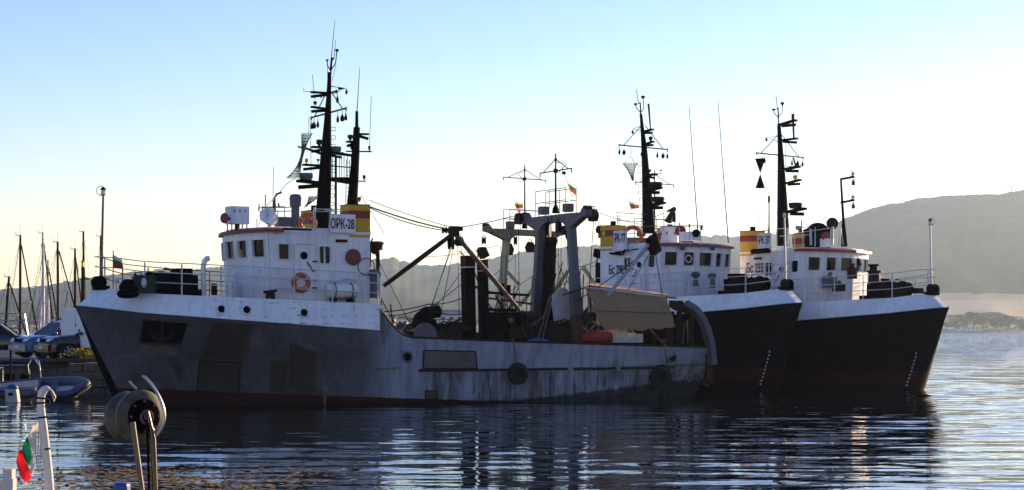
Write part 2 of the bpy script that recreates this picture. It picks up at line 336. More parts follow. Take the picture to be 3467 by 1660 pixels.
def hull_meshes(root, mat, bandmat, capmat='brown'):
    mb = MB()
    for side in (1, -1):
        for qs in (QS, QA):
            rows = []
            for q in qs:
                t = top(q); zs = [-.8, -.4, 0, .25, .5]+[.5+(t-.5)*k/8 for k in range(1, 9)]
                rows.append([hull_pt(q, z, side) for z in zs])
            mb.grid(rows)
    t = [hull_pt(26.3, z, 1) for z in np.linspace(-.8, top(26.3), 8)]
    for i in range(7):
        a, b = t[i], t[i+1]; mb.add([a, b, (b.x, -b.y, b.z), (a.x, -a.y, a.z)], [(0, 1, 2, 3)])
    st = MB(); zs = np.linspace(-.8, zk(0), 12); st.grid([[hull_pt(0, z, s).lerp(hull_pt(0, z, -s), .5)*1 + Vector((.16*(1-t*t)*min(1, half(0, z)/.3), half(0, z)*t, 0)) - Vector((0, hull_pt(0, z, s).lerp(hull_pt(0, z, -s), .5).y, 0)) for t in (-1, -.8, -.5, 0, .5, .8, 1) for s in (1,)] for z in zs]); st.build('stem_plate', 'black' if mat == 'hull_grey' else mat, root, 60)  # grey boat's stem plate is black, its shade put into the colour
    bmw = mb.build('hull', mat, root, 40)
    md = bmw.modifiers.new('weld', 'WELD'); md.merge_threshold = .004
    bb = MB()
    for side in (1, -1):
        bb.grid([[hull_pt(q, zk(q), side, .012).lerp(edge_pt(q, side), k/3)+Vector((0, 0, .012*(k == 0))) for k in range(4)] for q in QS[1:]])
    p, r_ = [hull_pt(.12, zk(.12), s, .012) for s in (1, -1)], [edge_pt(.12, s) for s in (1, -1)]
    bb.add([p[0], r_[0], r_[1], p[1]], [(0, 1, 2, 3)])
    e = [hull_pt(10.74, zk(10.74), s, .012) for s in (1, -1)]; f = [edge_pt(10.74, s) for s in (1, -1)]
    bb.build('bow_band', bandmat, root, 30)
    dk = MB(); dk.grid([[edge_pt(q, 1)-Vector((0, 0, .015)), edge_pt(q, -1)-Vector((0, 0, .015))] for q in QS[1:]])
    dk.grid([[(-q, hk(q)*.985, 1.42), (-q, -hk(q)*.985, 1.42)] for q in (10.7, 13, 16, 19, 22, 24, 26.25)]); dk.build('deck', 'deck', root)
    bh = MB(); bh.box((-10.72, 0, 2.62), (.04, 6.3, 2.42)); bh.build('bulkhead', 'white', root)
    cp = MB()
    for s in (1, -1):
        cp.tube([hull_pt(q, top(q), s) for q in QA[1:]], .045, 6)
    cp.tube([hull_pt(26.3, top(26.3), 1), hull_pt(26.3, top(26.3), -1)], .045, 6); cp.build('cap_rail', capmat, root, 60)
    rs = MB()
    for s in (1, -1):
        q = 12.4
        while q < 24.2:
            L = random.uniform(.9, 2.6); q2 = min(q+L, 24.4)
            rs.tube([hull_pt(x, 1.31+random.uniform(-.01, .01), s, .03) for x in np.linspace(q, q2, 5)], .055, 6); q = q2+random.choice((.05, .08, .3))
    rs.build('rubbing_strake', 'rubber', root)
FP = [(-6.7, 2.5), (-6.33, 1.5), (-6.12, .6), (-6.12, -.6), (-6.33, -1.5), (-6.7, -2.5)]
HZ0, HZ1 = 3.8, 6.5
def panel(mb, a, b, ta, tb, holes, depth):
    """a wall from a-b (foot) to ta-tb (head), pierced by holes given as (s0, t0, s1, t1) fractions, with reveals"""
    a, b, ta, tb = map(Vector, (a, b, ta, tb))
    P = lambda s, t: a.lerp(b, s).lerp(ta.lerp(tb, s), t)
    n = (b-a).cross(ta-a).normalized()*depth
    ss = sorted({0, 1, *[h[0] for h in holes], *[h[2] for h in holes]}); ts = sorted({0, 1, *[h[1] for h in holes], *[h[3] for h in holes]})
    for i in range(len(ss)-1):
        for j in range(len(ts)-1):
            cs, ct = (ss[i]+ss[i+1])/2, (ts[j]+ts[j+1])/2
            if any(h[0] < cs < h[2] and h[1] < ct < h[3] for h in holes): continue
            mb.add([P(ss[i], ts[j]), P(ss[i+1], ts[j]), P(ss[i+1], ts[j+1]), P(ss[i], ts[j+1])], [(0, 1, 2, 3)])
    for s0, t0, s1, t1 in holes:
        q = [P(s0, t0), P(s1, t0), P(s1, t1), P(s0, t1)]
        for i in range(4): mb.add([q[i], q[(i+1) % 4], q[(i+1) % 4]+n, q[i]+n], [(0, 1, 2, 3)])
    return P, n
def window(root, P, n, h, mat='white', half_open=False, disc=False):
    """frame with rounded corners standing proud of the wall, glass set in the reveal"""
    s0, t0, s1, t1 = h; u = n.normalized()
    q = [P(s0, t0), P(s1, t0), P(s1, t1), P(s0, t1)]; c = sum(q, Vector())/4
    def rnd(grow):
        out = []
        for i in range(4):
            p, a, b = q[i], q[i-1], q[(i+1) % 4]; p2 = p+(p-c).normalized()*grow
            r = .075
            pa = p2+(a-p).normalized()*r; pb = p2+(b-p).normalized()*r
            out += [pa, pa.lerp(pb, .5).lerp(p2, .42), pb]
        return out
    o, i_ = rnd(.065), rnd(-.006); k = len(o); mb = MB()
    mb.add([p-u*.025 for p in o]+[p-u*.025 for p in i_]+[p+u*.05 for p in i_]+[p-u*.0 for p in o],
           [(j, (j+1) % k, k+(j+1) % k, k+j) for j in range(k)]+[(k+j, k+(j+1) % k, 2*k+(j+1) % k, 2*k+j) for j in range(k)]+[(3*k+j, 3*k+(j+1) % k, (j+1) % k, j) for j in range(k)])
    w = mb.build('window', mat, root, 50)
    g = MB(); g.add([p+u*.045 for p in rnd(.004)], [tuple(range(k))]); g.build('pane', 'glass', w)
    if half_open:
        g = MB(); m0, m1 = q[0].lerp(q[1], .5), q[3].lerp(q[2], .5); g.bar(m0+u*.02, m1+u*.02, .05); g.build('mullion', mat, w)
    if disc:
        g = MB(); g.torus(c+u*.01, u, .17, .035, 18, 6); g.build('screen_ring', 'white', w, 60)
        g = MB(); g.lathe(c-u*.03, u, [(0, .06), (.06, .06)], 10); g.build('screen_motor', 'black', w)
    return w
def wheelhouse(root, visor='red', extra=None):
    mb = MB(); wins = []
    lean = lambda p: (p[0]+.16, p[1]*1.01)
    for i in range(5):
        a, b = FP[i], FP[i+1]; L = math.dist(a, b); wd = (.66, .60, .92, .60, .66)[i]
        h = (.5-wd/2/L, .655, .5+wd/2/L, .885)
        ta, tb = lean(a), lean(b)
        P, n = panel(mb, (*a, HZ0), (*b, HZ0), (*ta, HZ1+.06), (*tb, HZ1+.06), [h], -.07)
        n = -n if n.x > 0 else n
        wins.append((P, n, h, i))
    for s in (1, -1):
        a, b = (-6.7, 2.5*s), (-10.7, 2.5*s); ta = lean(a)
        tx = lambda x: (x+6.7)/-4.0
        zz = lambda z: (z-HZ0)/(HZ1-HZ0)
        hs = [(tx(-7.06), zz(5.50), tx(-7.46), zz(6.06)), (tx(-8.66), zz(5.38), tx(-9.08), zz(6.02))]
        P, n = panel(mb, (*a, HZ0), (*b, HZ0), (ta[0]-.03, 2.5*s, HZ1+.03), (*b, HZ1-.02), hs, .07)
        if n.y*s > 0: n = -n
        for k, h in enumerate(hs): wins.append((P, n, h, 5+k))
    mb.add([(-10.7, 2.5, HZ0), (-10.7, -2.5, HZ0), (-10.7, -2.5, HZ1), (-10.7, 2.5, HZ1)], [(0, 1, 2, 3)])
    mb.build('wheelhouse', 'white', root)
    it = MB(); it.box((-8.9, 0, 4.6), (.06, 4.9, 1.6)); it.box((-6.9, 0, 5.2), (.5, 3.2, .5)); it.box((-8.9, 0, 5.9), (.06, 4.9, 1.15)); it.box((-8.85, 0, 5.2), (3.4, .06, 2.5)); it.build('cabin_fittings', 'black', root)
    for P, n, h, i in wins: window(root, P, n, h, half_open=(i == 6), disc=(i == 3 and extra == 'disc'))
    rf = MB(); poly = [(x+.16, y*1.01) for x, y in FP]+[(-10.72, -2.52), (-10.72, 2.52)]
    rf.prism([(x, y, HZ1+.0) for x, y in poly], (0, 0, .10)); rf.prism([(x-.1, y*.9, HZ1+.10) for x, y in poly], (0, 0, .12)); rf.build('roof', 'white', root)
    vs = MB(); ring = [(-7.15, 2.62)]+[(x+.30, y*1.045) for x, y in FP]+[(-7.15, -2.62)]; inn = [(-7.15, 2.2)]+[(x+.05, y*.85) for x, y in FP]+[(-7.15, -2.2)]; k = len(ring)
    zz = (HZ1+.02, HZ1+.13, HZ1+.20)
    vs.add([(*p, zz[0]) for p in ring]+[(p[0]-.02, p[1], zz[1]) for p in ring]+[(*p, zz[2]) for p in inn]+[(*p, zz[0]) for p in inn],
           [(r*k+j, r*k+j+1, (r+1)*k+j+1, (r+1)*k+j) for r in range(3) for j in range(k-1)]+[(3*k+j, 3*k+j+1, j+1, j) for j in range(k-1)])
    vs.build('roof_visor', visor, root)
    for s in (1, -1):      # side door with its round port, hinges and a pipe bend
        d = MB(); d.box((-8.0, s*2.525, 4.98), (.78, .06, 1.95)); d.tube([(-7.55, s*2.56, 5.85), (-7.57, s*2.56, 6.02), (-7.7, s*2.56, 6.10), (-8.25, s*2.56, 6.10)], .022, 6); dr = d.build('door', 'white', root)
        d = MB(); d.torus((-7.97, s*2.565, 5.66), (0, 1, 0), .12, .03, 14, 6); d.lathe((-7.97, s*2.55, 5.66), (0, s, 0), [(0, .115), (.012, .115)], 14); d.build('port', 'black', dr, 60)
        d = MB(); d.tube([(-8.1, s*2.575, 5.42), (-8.3, s*2.6, 5.12)], .022, 6); d.box((-8.35, s*2.57, 5.1), (.12, .05, .06)); d.build('handle', 'brown', dr)
        for z in (4.45, 4.75, 5.45):
            d = MB(); d.box((-8.40, s*2.57, z), (.18, .05, .05)); d.build('hinge', 'brown', dr)
        d = MB(); d.tube([(-8.55, s*2.56, 6.02), (-8.62, s*2.56, 5.2), (-8.62, s*2.58, 4.3)], .018, 6); d.tube([(-7.5, s*2.56, 6.15), (-7.5, s*2.58, 4.1)], .014, 6)
        d.tube([(-6.95, s*2.53, 4.95), (-6.95, s*2.6, 5.15), (-7.05, s*2.6, 5.2)], .03, 6); d.build('wall_pipe', 'white', root)
        d = MB(); d.box((-9.5, s*2.53, 6.25), (.45, .12, .1)); d.build('wall_lamp', 'brown', root)
def funnels(root, near, crest=False):
    for s in (near, -near):
        mb = MB(); mb.box((-10.27, s*2.05, 7.02), (.85, .93, 1.24)); f = mb.build('funnel', 'yellow', root)
        mb = MB(); mb.box((-10.27, s*2.05, 7.27), (.856, .936, .30)); mb.build('red_band', 'red', f)
        mb = MB(); mb.box((-10.27, s*2.05, 7.65), (.87, .95, .03)); mb.lathe((-10.25, s*2.05, 7.66), (0, 0, 1), [(0, .14), (.22, .14)], 10); mb.build('funnel_cap', 'black', f)
        if crest and s == near:
            mb = MB(); mb.lathe((-10.45, s*2.518, 7.27), (0, s, 0), [(0, .12), (.012, .12)], 16); mb.build('round_crest', 'bronze', f)
def railing(root, near, mat='white_rail', h=1.16, qs=None, far_mat=None):
    qs = qs or [.5, 2.0, 3.3, 4.7, 6.1, 7.4, 8.9, 10.0, 10.7]
    for s in (near, -near):
        mm = mat if s == near else (far_mat or mat)
        r = empty('railing', (0, 0, 0), parent=root)
        for q in qs:
            b = edge_pt(q, s)-Vector((0, s*.05, .03)); mb = MB(); mb.tube([b, b+Vector((0, 0, h))], .03, 6); mb.build('stanchion', mm, r)
        for k, hh in enumerate((h, h*.68, h*.36)):
            mb = MB(); pts = [edge_pt(q, s)+Vector((0, -s*.05, hh)) for q in np.linspace(.5, 10.7, 24)]
            pts = [Vector((-.72, 0, zt(0)+hh))]+pts if k < 2 else pts
            mb.tube(pts, .021, 6); mb.build('rail', mm, r)
def windlass(root, x, z, mat='black'):
    w = empty('windlass', (x, 0, z), parent=root)
    mb = MB(); mb.box((0, 0, .12), (2.3, 1.7, .24)); mb.box((.35, .0, .42), (.5, 1.2, .5)); mb.box((-.75, .1, .5), (.75, .8, .62)); mb.box((-.62, .1, .93), (.62, .72, .26)); mb.build('bed_and_motor', mat, w)
    mb = MB(); mb.lathe((.35, -1.05, .55), (0, 1, 0), [(0, .34), (.06, .34), (.06, .2), (.4, .17), (.4, .4), (.48, .4), (.48, .2), (1.6, .2), (1.6, .4), (1.68, .4), (1.68, .18), (2.0, .2), (2.0, .34), (2.08, .34)], 14); mb.build('warping_drum', mat, w, 40)
    mb = MB(); mb.lathe((-.2, .55, .2), (0, 0, 1), [(0, .28), (.1, .22), (.55, .2), (.6, .3), (.68, .3)], 12); mb.tube([(-.2, .55, .8), (.0, .5, 1.0), (.2, .5, 1.02)], .03, 6); mb.build('brake_post', mat, w, 40)
    mb = MB(); mb.torus((-.15, -.75, .62), (.3, 1, 0), .22, .03, 14, 6); mb.bar((-.37, -.75, .62), (.07, -.75, .62), .03); mb.bar((-.15, -.75, .4), (-.15, -.75, .84), .03); mb.build('handwheel', mat, w)
    return w
def bow_fittings(root, post_top, lamp='lamp_glass', x=-.98, post_mat='white_rail'):
    p = MB(); p.tube([(x, 0, 4.3), (x, 0, 5.3), (x-.06, 0, post_top)], [.06, .05, .04], 8); p.build('bow_post', post_mat, root)
    L = MB(); L.lathe((x-.06, 0, post_top), (0, 0, 1), [(0, .09), (.05, .11), (.06, .08), (.2, .08)], 10); lo = L.build('bow_lamp', lamp, root)
    L = MB(); L.lathe((x-.06, 0, post_top+.2), (0, 0, 1), [(0, .11), (.04, .1), (.12, .02)], 10); L.torus((x+.02, 0, post_top+.16), (0, 1, 0), .17, .012, 14, 5); L.build('lamp_cap', 'black', lo)
    r = MB(); r.lathe((x+.1, -.2, 4.62), (0, 1, 0), [(0, .25), (.08, .25), (.08, .14), (.32, .14), (.32, .25), (.4, .25)], 16); r.box((x+.02, 0, 4.42), (.5, .6, .16)); r.build('bow_roller', 'black', root, 40)
def portholes(root, near, qs, z=None):
    for q, zz in qs:
        for s in (near,):
            if zz > zk(q): p = hull_pt(q, zk(q), s).lerp(edge_pt(q, s), (zz-zk(q))/(zt(q)-zk(q)))
            else: p = hull_pt(q, zz, s)
            nv = (edge_pt(q, s)-hull_pt(q, zk(q), s)).cross(Vector((1, 0, -.06))); nv = nv.normalized(); nv = -nv if nv.y*s < 0 else nv
            mb = MB(); mb.torus(p+nv*.03, nv, .17, .035, 18, 6); pr = mb.build('porthole', 'white_old', root, 60)
            mb = MB(); mb.lathe(p-nv*.01, nv, [(0, .165), (.045, .165)], 16); mb.build('deadlight', 'black', pr)
def tubes(root, fr, name, mat, items, label=None):
    """items: (pixel polyline, radius or radii, y) read on the boat's own plane y"""
    joined = name in ('masthead_fork', 'mast_ladder', 'cable_loop', 'roof_monitor', 'wall_spar'); mb = MB(); o = None
    for it in items:
        pts, r = it[0], it[1]; y = it[2] if len(it) > 2 else 0.0
        mb.tube([fr.U(p[0], p[1], p[2] if len(p) > 2 else y) for p in pts], r, 8 if (max(r) if isinstance(r, list) else r) > .03 else 5)
        if not joined: o = mb.build(name, mat, root, 50, label); mb = MB()
    return mb.build(name, mat, root, 50, label) if joined else o
def lamp_at(root, fr, u, v, y=0.0, r=.07, h=.16, mat='black', down=False, name='mast_lamp'):
    p = fr.U(u, v, y); mb = MB(); d = Vector((0, 0, -1 if down else 1))
    mb.lathe(p-d*h*.5, d, [(0, r*.45), (.02, r*.5), (h*.3, r*.5), (h*.38, r), (h*.9, r), (h, r*.6)], 9); return mb.build(name, mat, root, 50)
def radar_at(root, fr, u0, u1, v0, v1, y=0.0, mat='grey'):
    a, b = fr.U(u0, v1, y), fr.U(u1, v0, y); c = (a+b)/2; r = abs(b.x-a.x)/2; h = b.z-a.z
    mb = MB(); mb.lathe((c.x, y, a.z), (0, 0, 1), [(0, r*.35), (h*.05, r*.85), (h*.35, r*.9), (h*.4, r), (h*.85, r), (h, r*.92)], 18); return mb.build('radar_dome', mat, root, 45)
def shelf(root, fr, p, q, wy, th=.07, y=0.0, name='mast_bracket', mat='black'):
    a, b = fr.U(*p, y), fr.U(*q, y); mb = MB(); mb.bar(a, b, wy, th); mb.bar(a.lerp(b, .15)-Vector((0, 0, th)), b-Vector((0, 0, th*2.6)), .05, th*1.6); return mb.build(name, mat, root)
def rungs(root, fr, u, vs, w, y=0.0):
    for i, v in enumerate(vs):
        p = fr.U(u[0]+(u[1]-u[0])*i/max(1, len(vs)-1), v, y); mb = MB()
        mb.tube([p, p+Vector((w, 0, .02)), p+Vector((w*1.12, 0, -.05)), p+Vector((w, 0, -.12)), p+Vector((0, 0, -.12))], .012, 5); mb.build('rung', 'black', root)
def crosstree(root, fr, c, yw, zz, lamps, rise=.35, name='crosstree', braces=True):
    """athwartships yard at the mast, lamps hung below it"""
    p = fr.U(*c, 0); mb = MB(); mb.tube([p+Vector((0, -yw, 0)), p, p+Vector((0, yw, 0))], .035, 6)
    for s in (1, -1):
        if braces: mb.tube([p+Vector((0, s*yw*.82, 0)), p+Vector((0, s*.12, zz))], .022, 5)
        mb.tube([p+Vector((0, s*yw, .05)), p+Vector((0, s*yw, -.1))], .03, 5)
    o = mb.build(name, 'black', root)
    for y, big in lamps:
        mb = MB(); q = p+Vector((0, y, -.05)); r = .085 if big else .055
        mb.tube([q, q-Vector((0, 0, .16))], .012, 4); mb.lathe(q-Vector((0, 0, .14)), (0, 0, -1), [(0, .02), (.08, r*.6), (.12, r), (.24, r), (.28, r*.5)], 9); mb.build('yard_lamp', 'black', o, 50)
    return o
def pulley(name_label, pos, r=.2, group='pulley blocks hung in the rigging'):
    e = empty('pulley_block', pos, random.uniform(0, PI), name_label, 'pulley block', group)
    mb = MB()
    for s in (-1, 1): mb.prism([(-.65*r, s*.06, -.9*r), (.65*r, s*.06, -.9*r), (.95*r, s*.06, 0), (.5*r, s*.06, .95*r), (-.5*r, s*.06, .95*r), (-.95*r, s*.06, 0)], (0, s*.03, 0))
    mb.build('cheek', 'brown', e)
    mb = MB(); mb.lathe((0, -.055, 0), (0, 1, 0), [(0, r*.82), (.05, r*.6), (.06, r*.6), (.11, r*.82)], 12); mb.build('sheave', 'black', e)
    mb = MB(); mb.torus((0, 0, r*1.15), (0, 1, 0), r*.25, r*.08, 10, 5); mb.tube([(0, 0, r*.85), (0, 0, r*1.0)], r*.1, 5); mb.build('shackle', 'brown', e)
    return e
def bulgar_flag(pts, label, parent=None, group='small tricolour flags on the boats', n=12, amp=.05, lean=(0, 0, 0)):
    """pts: hoist top, hoist bottom, fly top, fly bottom (world); three bands, each a mesh"""
    a, b, c, d = map(Vector, pts); e = empty('flag', a, 0, label, 'flag', group); nv = (b-a).cross(c-a).normalized()
    def P(s, t):
        p = a.lerp(b, t).lerp(c.lerp(d, t), s)
        return p+nv*amp*(math.sin(s*7+t*2.2)*s+.5*math.sin(s*13-t*4)*s)-a
    for k, m in enumerate(('f_white', 'f_green', 'f_red')):
        mb = MB(); mb.grid([[P(i/n, (k+j/3)/3) for j in range(4)] for i in range(n+1)]); mb.build(('white_band', 'green_band', 'red_band')[k], m, e, 80)
    return e
def make_trawler(fr, near, label, hull_mat, band_mat, **k):
    root = empty('fishing_trawler', fr.o, fr.h, label, 'trawler', 'trawlers moored side by side')
    hull_meshes(root, hull_mat, band_mat); wheelhouse(root, extra=k.get('extra')); funnels(root, near, k.get('crest'))
    railing(root, near, k.get('rail', 'white_rail'), far_mat=k.get('far_rail')); windlass(root, k.get('wx', -3.4), 4.12); bow_fittings(root, k['post'], post_mat=k.get('post_mat', 'white_rail'))
    portholes(root, near, k.get('ports', []))
    return root
def gantry(root, x, z0, z1, yb, yt, yw, mat, topmat, kink=None):
    """two leaning legs and a winged crossbeam over the working deck"""
    g = MB()
    for s in (1, -1):
        m = MB(); w0, w1 = .40, .32
        lo, hi = Vector((x, s*yb, z0)), Vector((x, s*yt, z1-.42))
        md_ = lo.lerp(hi, .62); m.bar(lo, md_, .30, w0, (1, 0, 0)); m.bar(md_, hi, .28, w1, (1, 0, 0))
        leg = m.build('gantry_leg', mat, root)
        m = MB(); m.bar(lo+Vector((.0, s*.02, 0)), lo.lerp(hi, .34), .36, w0+.02, (1, 0, 0)); m.build('rusted_foot', 'rust', leg)
        for kk in range(9): # ladder rungs up the leg's outer face
            p = lo.lerp(hi, .1+kk*.09)+Vector((-.2, s*.0, 0)); m = MB(); m.tube([p, p+Vector((-.1, 0, 0)), p+Vector((-.1, -s*.02, -.14)), p+Vector((0, 0, -.14))], .012, 4); m.build('rung', 'black', leg)
    b = MB(); d = (-.17, 0, 0); X = x+.085
    prof = [(-yw, z1-.02), (-yw+.28, z1+.06), (-yw+.45, z1-.12), (-yt-.2, z1-.10), (yt+.2, z1-.10), (yw-.45, z1-.12), (yw-.28, z1+.06), (yw, z1-.02), (yw, z1-.28), (yw-.35, z1-.34), (yt+.22, z1-.68), (yt-.06, z1-.95), (yt-.20, z1-.62), (yt-.52, z1-.43),
            (-yt+.52, z1-.43), (-yt+.20, z1-.62), (-yt+.06, z1-.95), (-yt-.22, z1-.68), (-yw+.35, z1-.34), (-yw, z1-.28)]
    b.prism([(X+.08, y, z) for y, z in prof], (-.32, 0, 0)); b.build('crossbeam', topmat, root)
    for s in (1, -1):
        m = MB(); m.tube([(x-.16, s*(yw-.12), z1+.02), (x+.16, s*(yw-.12), z1+.02)], .13, 10); m.build('beam_roller', 'brown', root, 50)
        m = MB(); m.box((x, s*(yt-.25), z1+.14), (.35, .34, .34)); m.build('beam_lamp_box', 'grey', root)
    r = empty('beam_railing', (0, 0, 0), parent=root)
    for sx in (-.25, .25):
        for hh in (.55, 1.05):
            m = MB(); m.tube([(x+sx, -yt, z1-.1+hh), (x+sx, yt, z1-.1+hh)], .018, 5); m.build('rail', 'rail_brown', r)
        for y in (-yt, -.1, yt):
            m = MB(); m.tube([(x+sx, y, z1-.1), (x+sx, y, z1+.95)], .02, 5); m.build('stanchion', 'rail_brown', r)
def yard_pole(root, x, z0, z1, w, y=0.0):
    m = MB(); m.tube([(x, y, z0), (x, y, z1)], [.05, .03], 8); m.lathe((x, y, z0), (0, 0, 1), [(0, .16), (.2, .14), (.35, .06)], 8); p = m.build('gantry_pole', 'black', root)
    zb = z1-.72; m = MB(); m.tube([(x, y-w, zb), (x, y+w, zb)], .028, 6)
    for s in (1, -1): m.tube([(x, y+s*w*.8, zb), (x, y, z1-.22)], .02, 5); m.tube([(x, y+s*w, zb+.02), (x, y+s*w, zb-.18)], .025, 5)
    m.tube([(x, y, z1-.35), (x-.55, y, z1-.4), (x-.1, y, zb-.1)], .02, 5); m.ball((x, y, zb), .11, 8); m.ball((x, y, z1-.25), .07, 8); m.build('pole_yard', 'black', p)
# ---- the near trawler: grey hull, bow to the left
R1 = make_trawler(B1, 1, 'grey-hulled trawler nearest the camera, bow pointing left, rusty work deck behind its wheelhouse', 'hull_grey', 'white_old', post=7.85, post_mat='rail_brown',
                  rail='white_rail', far_rail='rail_brown', ports=[(4.66, 3.62), (5.56, 3.6), (7.72, 3.5)])
def bulwark_port(root, fr, u, v, s):
    x = fr.U(u, v, s*3.33); p = hull_pt(-x.x, x.z, s, .015); mb = MB(); mb.torus(p, (0, 1, 0), .19, .04, 18, 6); o = mb.build('fairlead', 'grey', root, 60)
    mb = MB(); mb.lathe(p-Vector((0, s*.02, 0)), (0, s, 0), [(0, .185), (.02, .185)], 16); mb.build('fairlead_hole', 'black', o)
for u, v in ((1381, 1209), (2297, 1212)): bulwark_port(R1, B1, u, v, 1)
def hull_under(fr, u, v, s):
    """point of the shell seen at a pixel"""
    y = 3.3
    for _ in range(30):
        p = fr.U(u, v, s*y); q = -p.x
        for _ in range(6): q = -p.x+rake(max(0, q), p.z)
        y2 = half(max(0.0, q), p.z); y = y*.6+y2*.4
    return p
def hull_plate(root, fr, quad, mat, name='doubler_plate', out=.02, s=1, n=7):
    mb = MB(); rows = []
    for i in range(n+1):
        r = []
        for j in range(n+1):
            a, b, c, d = [Vector((*p, 0)) for p in quad]; p = a.lerp(b, i/n).lerp(d.lerp(c, i/n), j/n)
            h = hull_under(fr, p.x, p.y, s); r.append(h+Vector((.0, s*out, -.004)))
        rows.append(r)
    mb.grid(rows); o = mb.build(name, mat, root)
    sm = o.modifiers.new('thick', 'SOLIDIFY'); sm.thickness = .03; sm.offset = 0
    if name == 'doubler_plate':                       # weld bead round the plate
        up = Vector((0, s*.012, 0)); mb = MB()
        for line in (rows[0], rows[-1], [r[0] for r in rows], [r[-1] for r in rows]): mb.tube([p+up for p in line], .022+random.uniform(0, .012), 5)
        mb.build('weld_bead', 'rust' if random.random() < .4 else 'brown', o)
    return o
hull_plate(R1, B1, [(722, 1095), (850, 1095), (815, 1225), (680, 1215)], 'patch')
hull_plate(R1, B1, [(677, 1222), (812, 1228), (808, 1335), (665, 1322)], 'patch')
hull_plate(R1, B1, [(985, 1163), (1070, 1195), (1062, 1335), (972, 1330)], 'patch')
hull_plate(R1, B1, [(918, 1224), (968, 1224), (966, 1330), (912, 1326)], 'patch')
hull_plate(R1, B1, [(1434, 1186), (1608, 1190), (1614, 1248), (1432, 1248)], 'patch2', out=.025)
hull_plate(R1, B1, [(1440, 1322), (1480, 1325), (1478, 1352), (1440, 1352)], 'rust', out=.02)
hull_plate(R1, B1, [(2389, 1203), (2412, 1205), (2414, 1300), (2388, 1290)], 'rust', out=.03, n=3)
ap = hull_plate(R1, B1, [(484, 1082), (636, 1094), (612, 1166), (470, 1160)], 'black', 'anchor_recess', out=.01)
mb = MB()
for a, b in (((484, 1082), (638, 1095)), ((470, 1160), (612, 1168)), ((484, 1082), (470, 1160))):
    mb.tube([hull_under(B1, a[0]+(b[0]-a[0])*t, a[1]+(b[1]-a[1])*t, 1)+Vector((0, .05, 0)) for t in np.linspace(0, 1, 6)], .035, 6)
mb.build('recess_lip', 'patch', R1)
mb = MB(); c = hull_under(B1, 548, 1118, 1)+Vector((.05, .16, 0)); mb.tube([c+Vector((0, 0, .3)), c-Vector((0, 0, .32))], .05, 8)
mb.tube([c+Vector((.42, 0, -.02)), c+Vector((.3, .0, -.3)), c+Vector((0, 0, -.38)), c+Vector((-.3, 0, -.3)), c+Vector((-.42, 0, -.02))], [.02, .06, .08, .06, .02], 8)
mb.torus(c+Vector((0, 0, .38)), (0, 1, 0), .08, .02, 12, 5); mb.build('anchor', 'brown', R1, 50)
hull_plate(R1, B1, [(478, 1166), (590, 1174), (596, 1204), (455, 1198)], 'patch2', 'bare_patch', out=.006)
for u, v0, v1 in ((1097, 1318, 1372), (1484, 1302, 1350)):   # outlet pipes low on the side
    a, b = hull_under(B1, u, v0, 1), hull_under(B1, u, v1, 1); mb = MB(); mb.tube([a+Vector((0, .05, 0)), b+Vector((0, .06, 0))], .06, 8); mb.lathe(a+Vector((0, .06, 0)), (0, 1, 0), [(-.05, .1), (.04, .1)], 12); mb.build('outlet_pipe', 'patch2', R1, 50)
mb = MB(); mb.tube([hull_under(B1, 1150, 1350, 1)+Vector((0, -.05, 0)), hull_under(B1, 1150, 1350, 1)+Vector((0, .12, 0))], .09, 10); mb.build('outlet', 'rubber', R1)
# stern arch: curved guard rising over the quarter, with its inner horn
for s in (1,):
    pts = [B1.U(u, v, 2.72) for u, v in ((2412, 1235), (2404, 1160), (2390, 1110), (2374, 1075), (2350, 1046), (2318, 1026))]
    mb = MB(); 
    for a, b in zip(pts[:-1], pts[1:]): mb.bar(a, b, .40, .26, (1, 0, 0))
    mb.build('stern_arch', 'grey', R1)
    mb = MB(); mb.prism([B1.U(u, v, 2.6) for u, v in ((2278, 1018), (2330, 1020), (2352, 1050), (2335, 1062), (2300, 1052), (2278, 1040))], (0, -.3, 0)); mb.build('arch_horn', 'brown', R1)
    mb = MB(); mb.lathe(B1.U(2315, 1024, 2.6), (0, 1, 0), [(-.2, .12), (.2, .12)], 10); mb.build('arch_roller', 'chrome', R1, 50)
    mb = MB(); 
    for u in (2275, 2300, 2345): mb.bar(B1.U(u, 1055, 2.3), B1.U(u-6, 1170, 2.3), .28, .1)
    mb.build('arch_post', 'brown', R1)
    for a, b in (((2365, 1275), (2392, 1310)), ((2392, 1250), (2400, 1300)), ((2368, 1300), (2398, 1305))):
        p, q = hull_under(B1, *a, 1), hull_under(B1, *b, 1); mb = MB(); mb.bar(p+Vector((0, .03, 0)), q+Vector((0, .03, 0)), .06); mb.build('quarter_bracket', 'rust', R1)
# masts
def mast(root, fr, name, px):
    mb = MB(); mb.tube([fr.U(u, v) for u, v, r in px], [r for u, v, r in px], 10); return mb.build(name, 'black', root, 60)
m1 = mast(R1, B1, 'main_mast', [(1091, 795, .31), (1098, 650, .27), (1104, 520, .215), (1109, 420, .15), (1113, 330, .1), (1116, 245, .07)])
m2 = mast(R1, B1, 'aft_mast', [(1192, 695, .21), (1199, 600, .18), (1204, 520, .16), (1208, 432, .13), (1208, 430, .07), (1208, 386, .06)])
crosstree(m1, B1, (1112, 383), 1.78, .9, [(-1.74, 0), (-1.5, 1), (-1.1, 0), (.95, 0), (1.4, 1), (1.75, 0)], name='yard')
crosstree(m1, B1, (1114, 316), .8, .25, [(.85, 0)], name='upper_yard', braces=False)
shelf(m1, B1, (1112, 370), (1054, 362), .2); lamp_at(m1, B1, 1067, 350); shelf(m1, B1, (1115, 316), (1053, 312), .2)
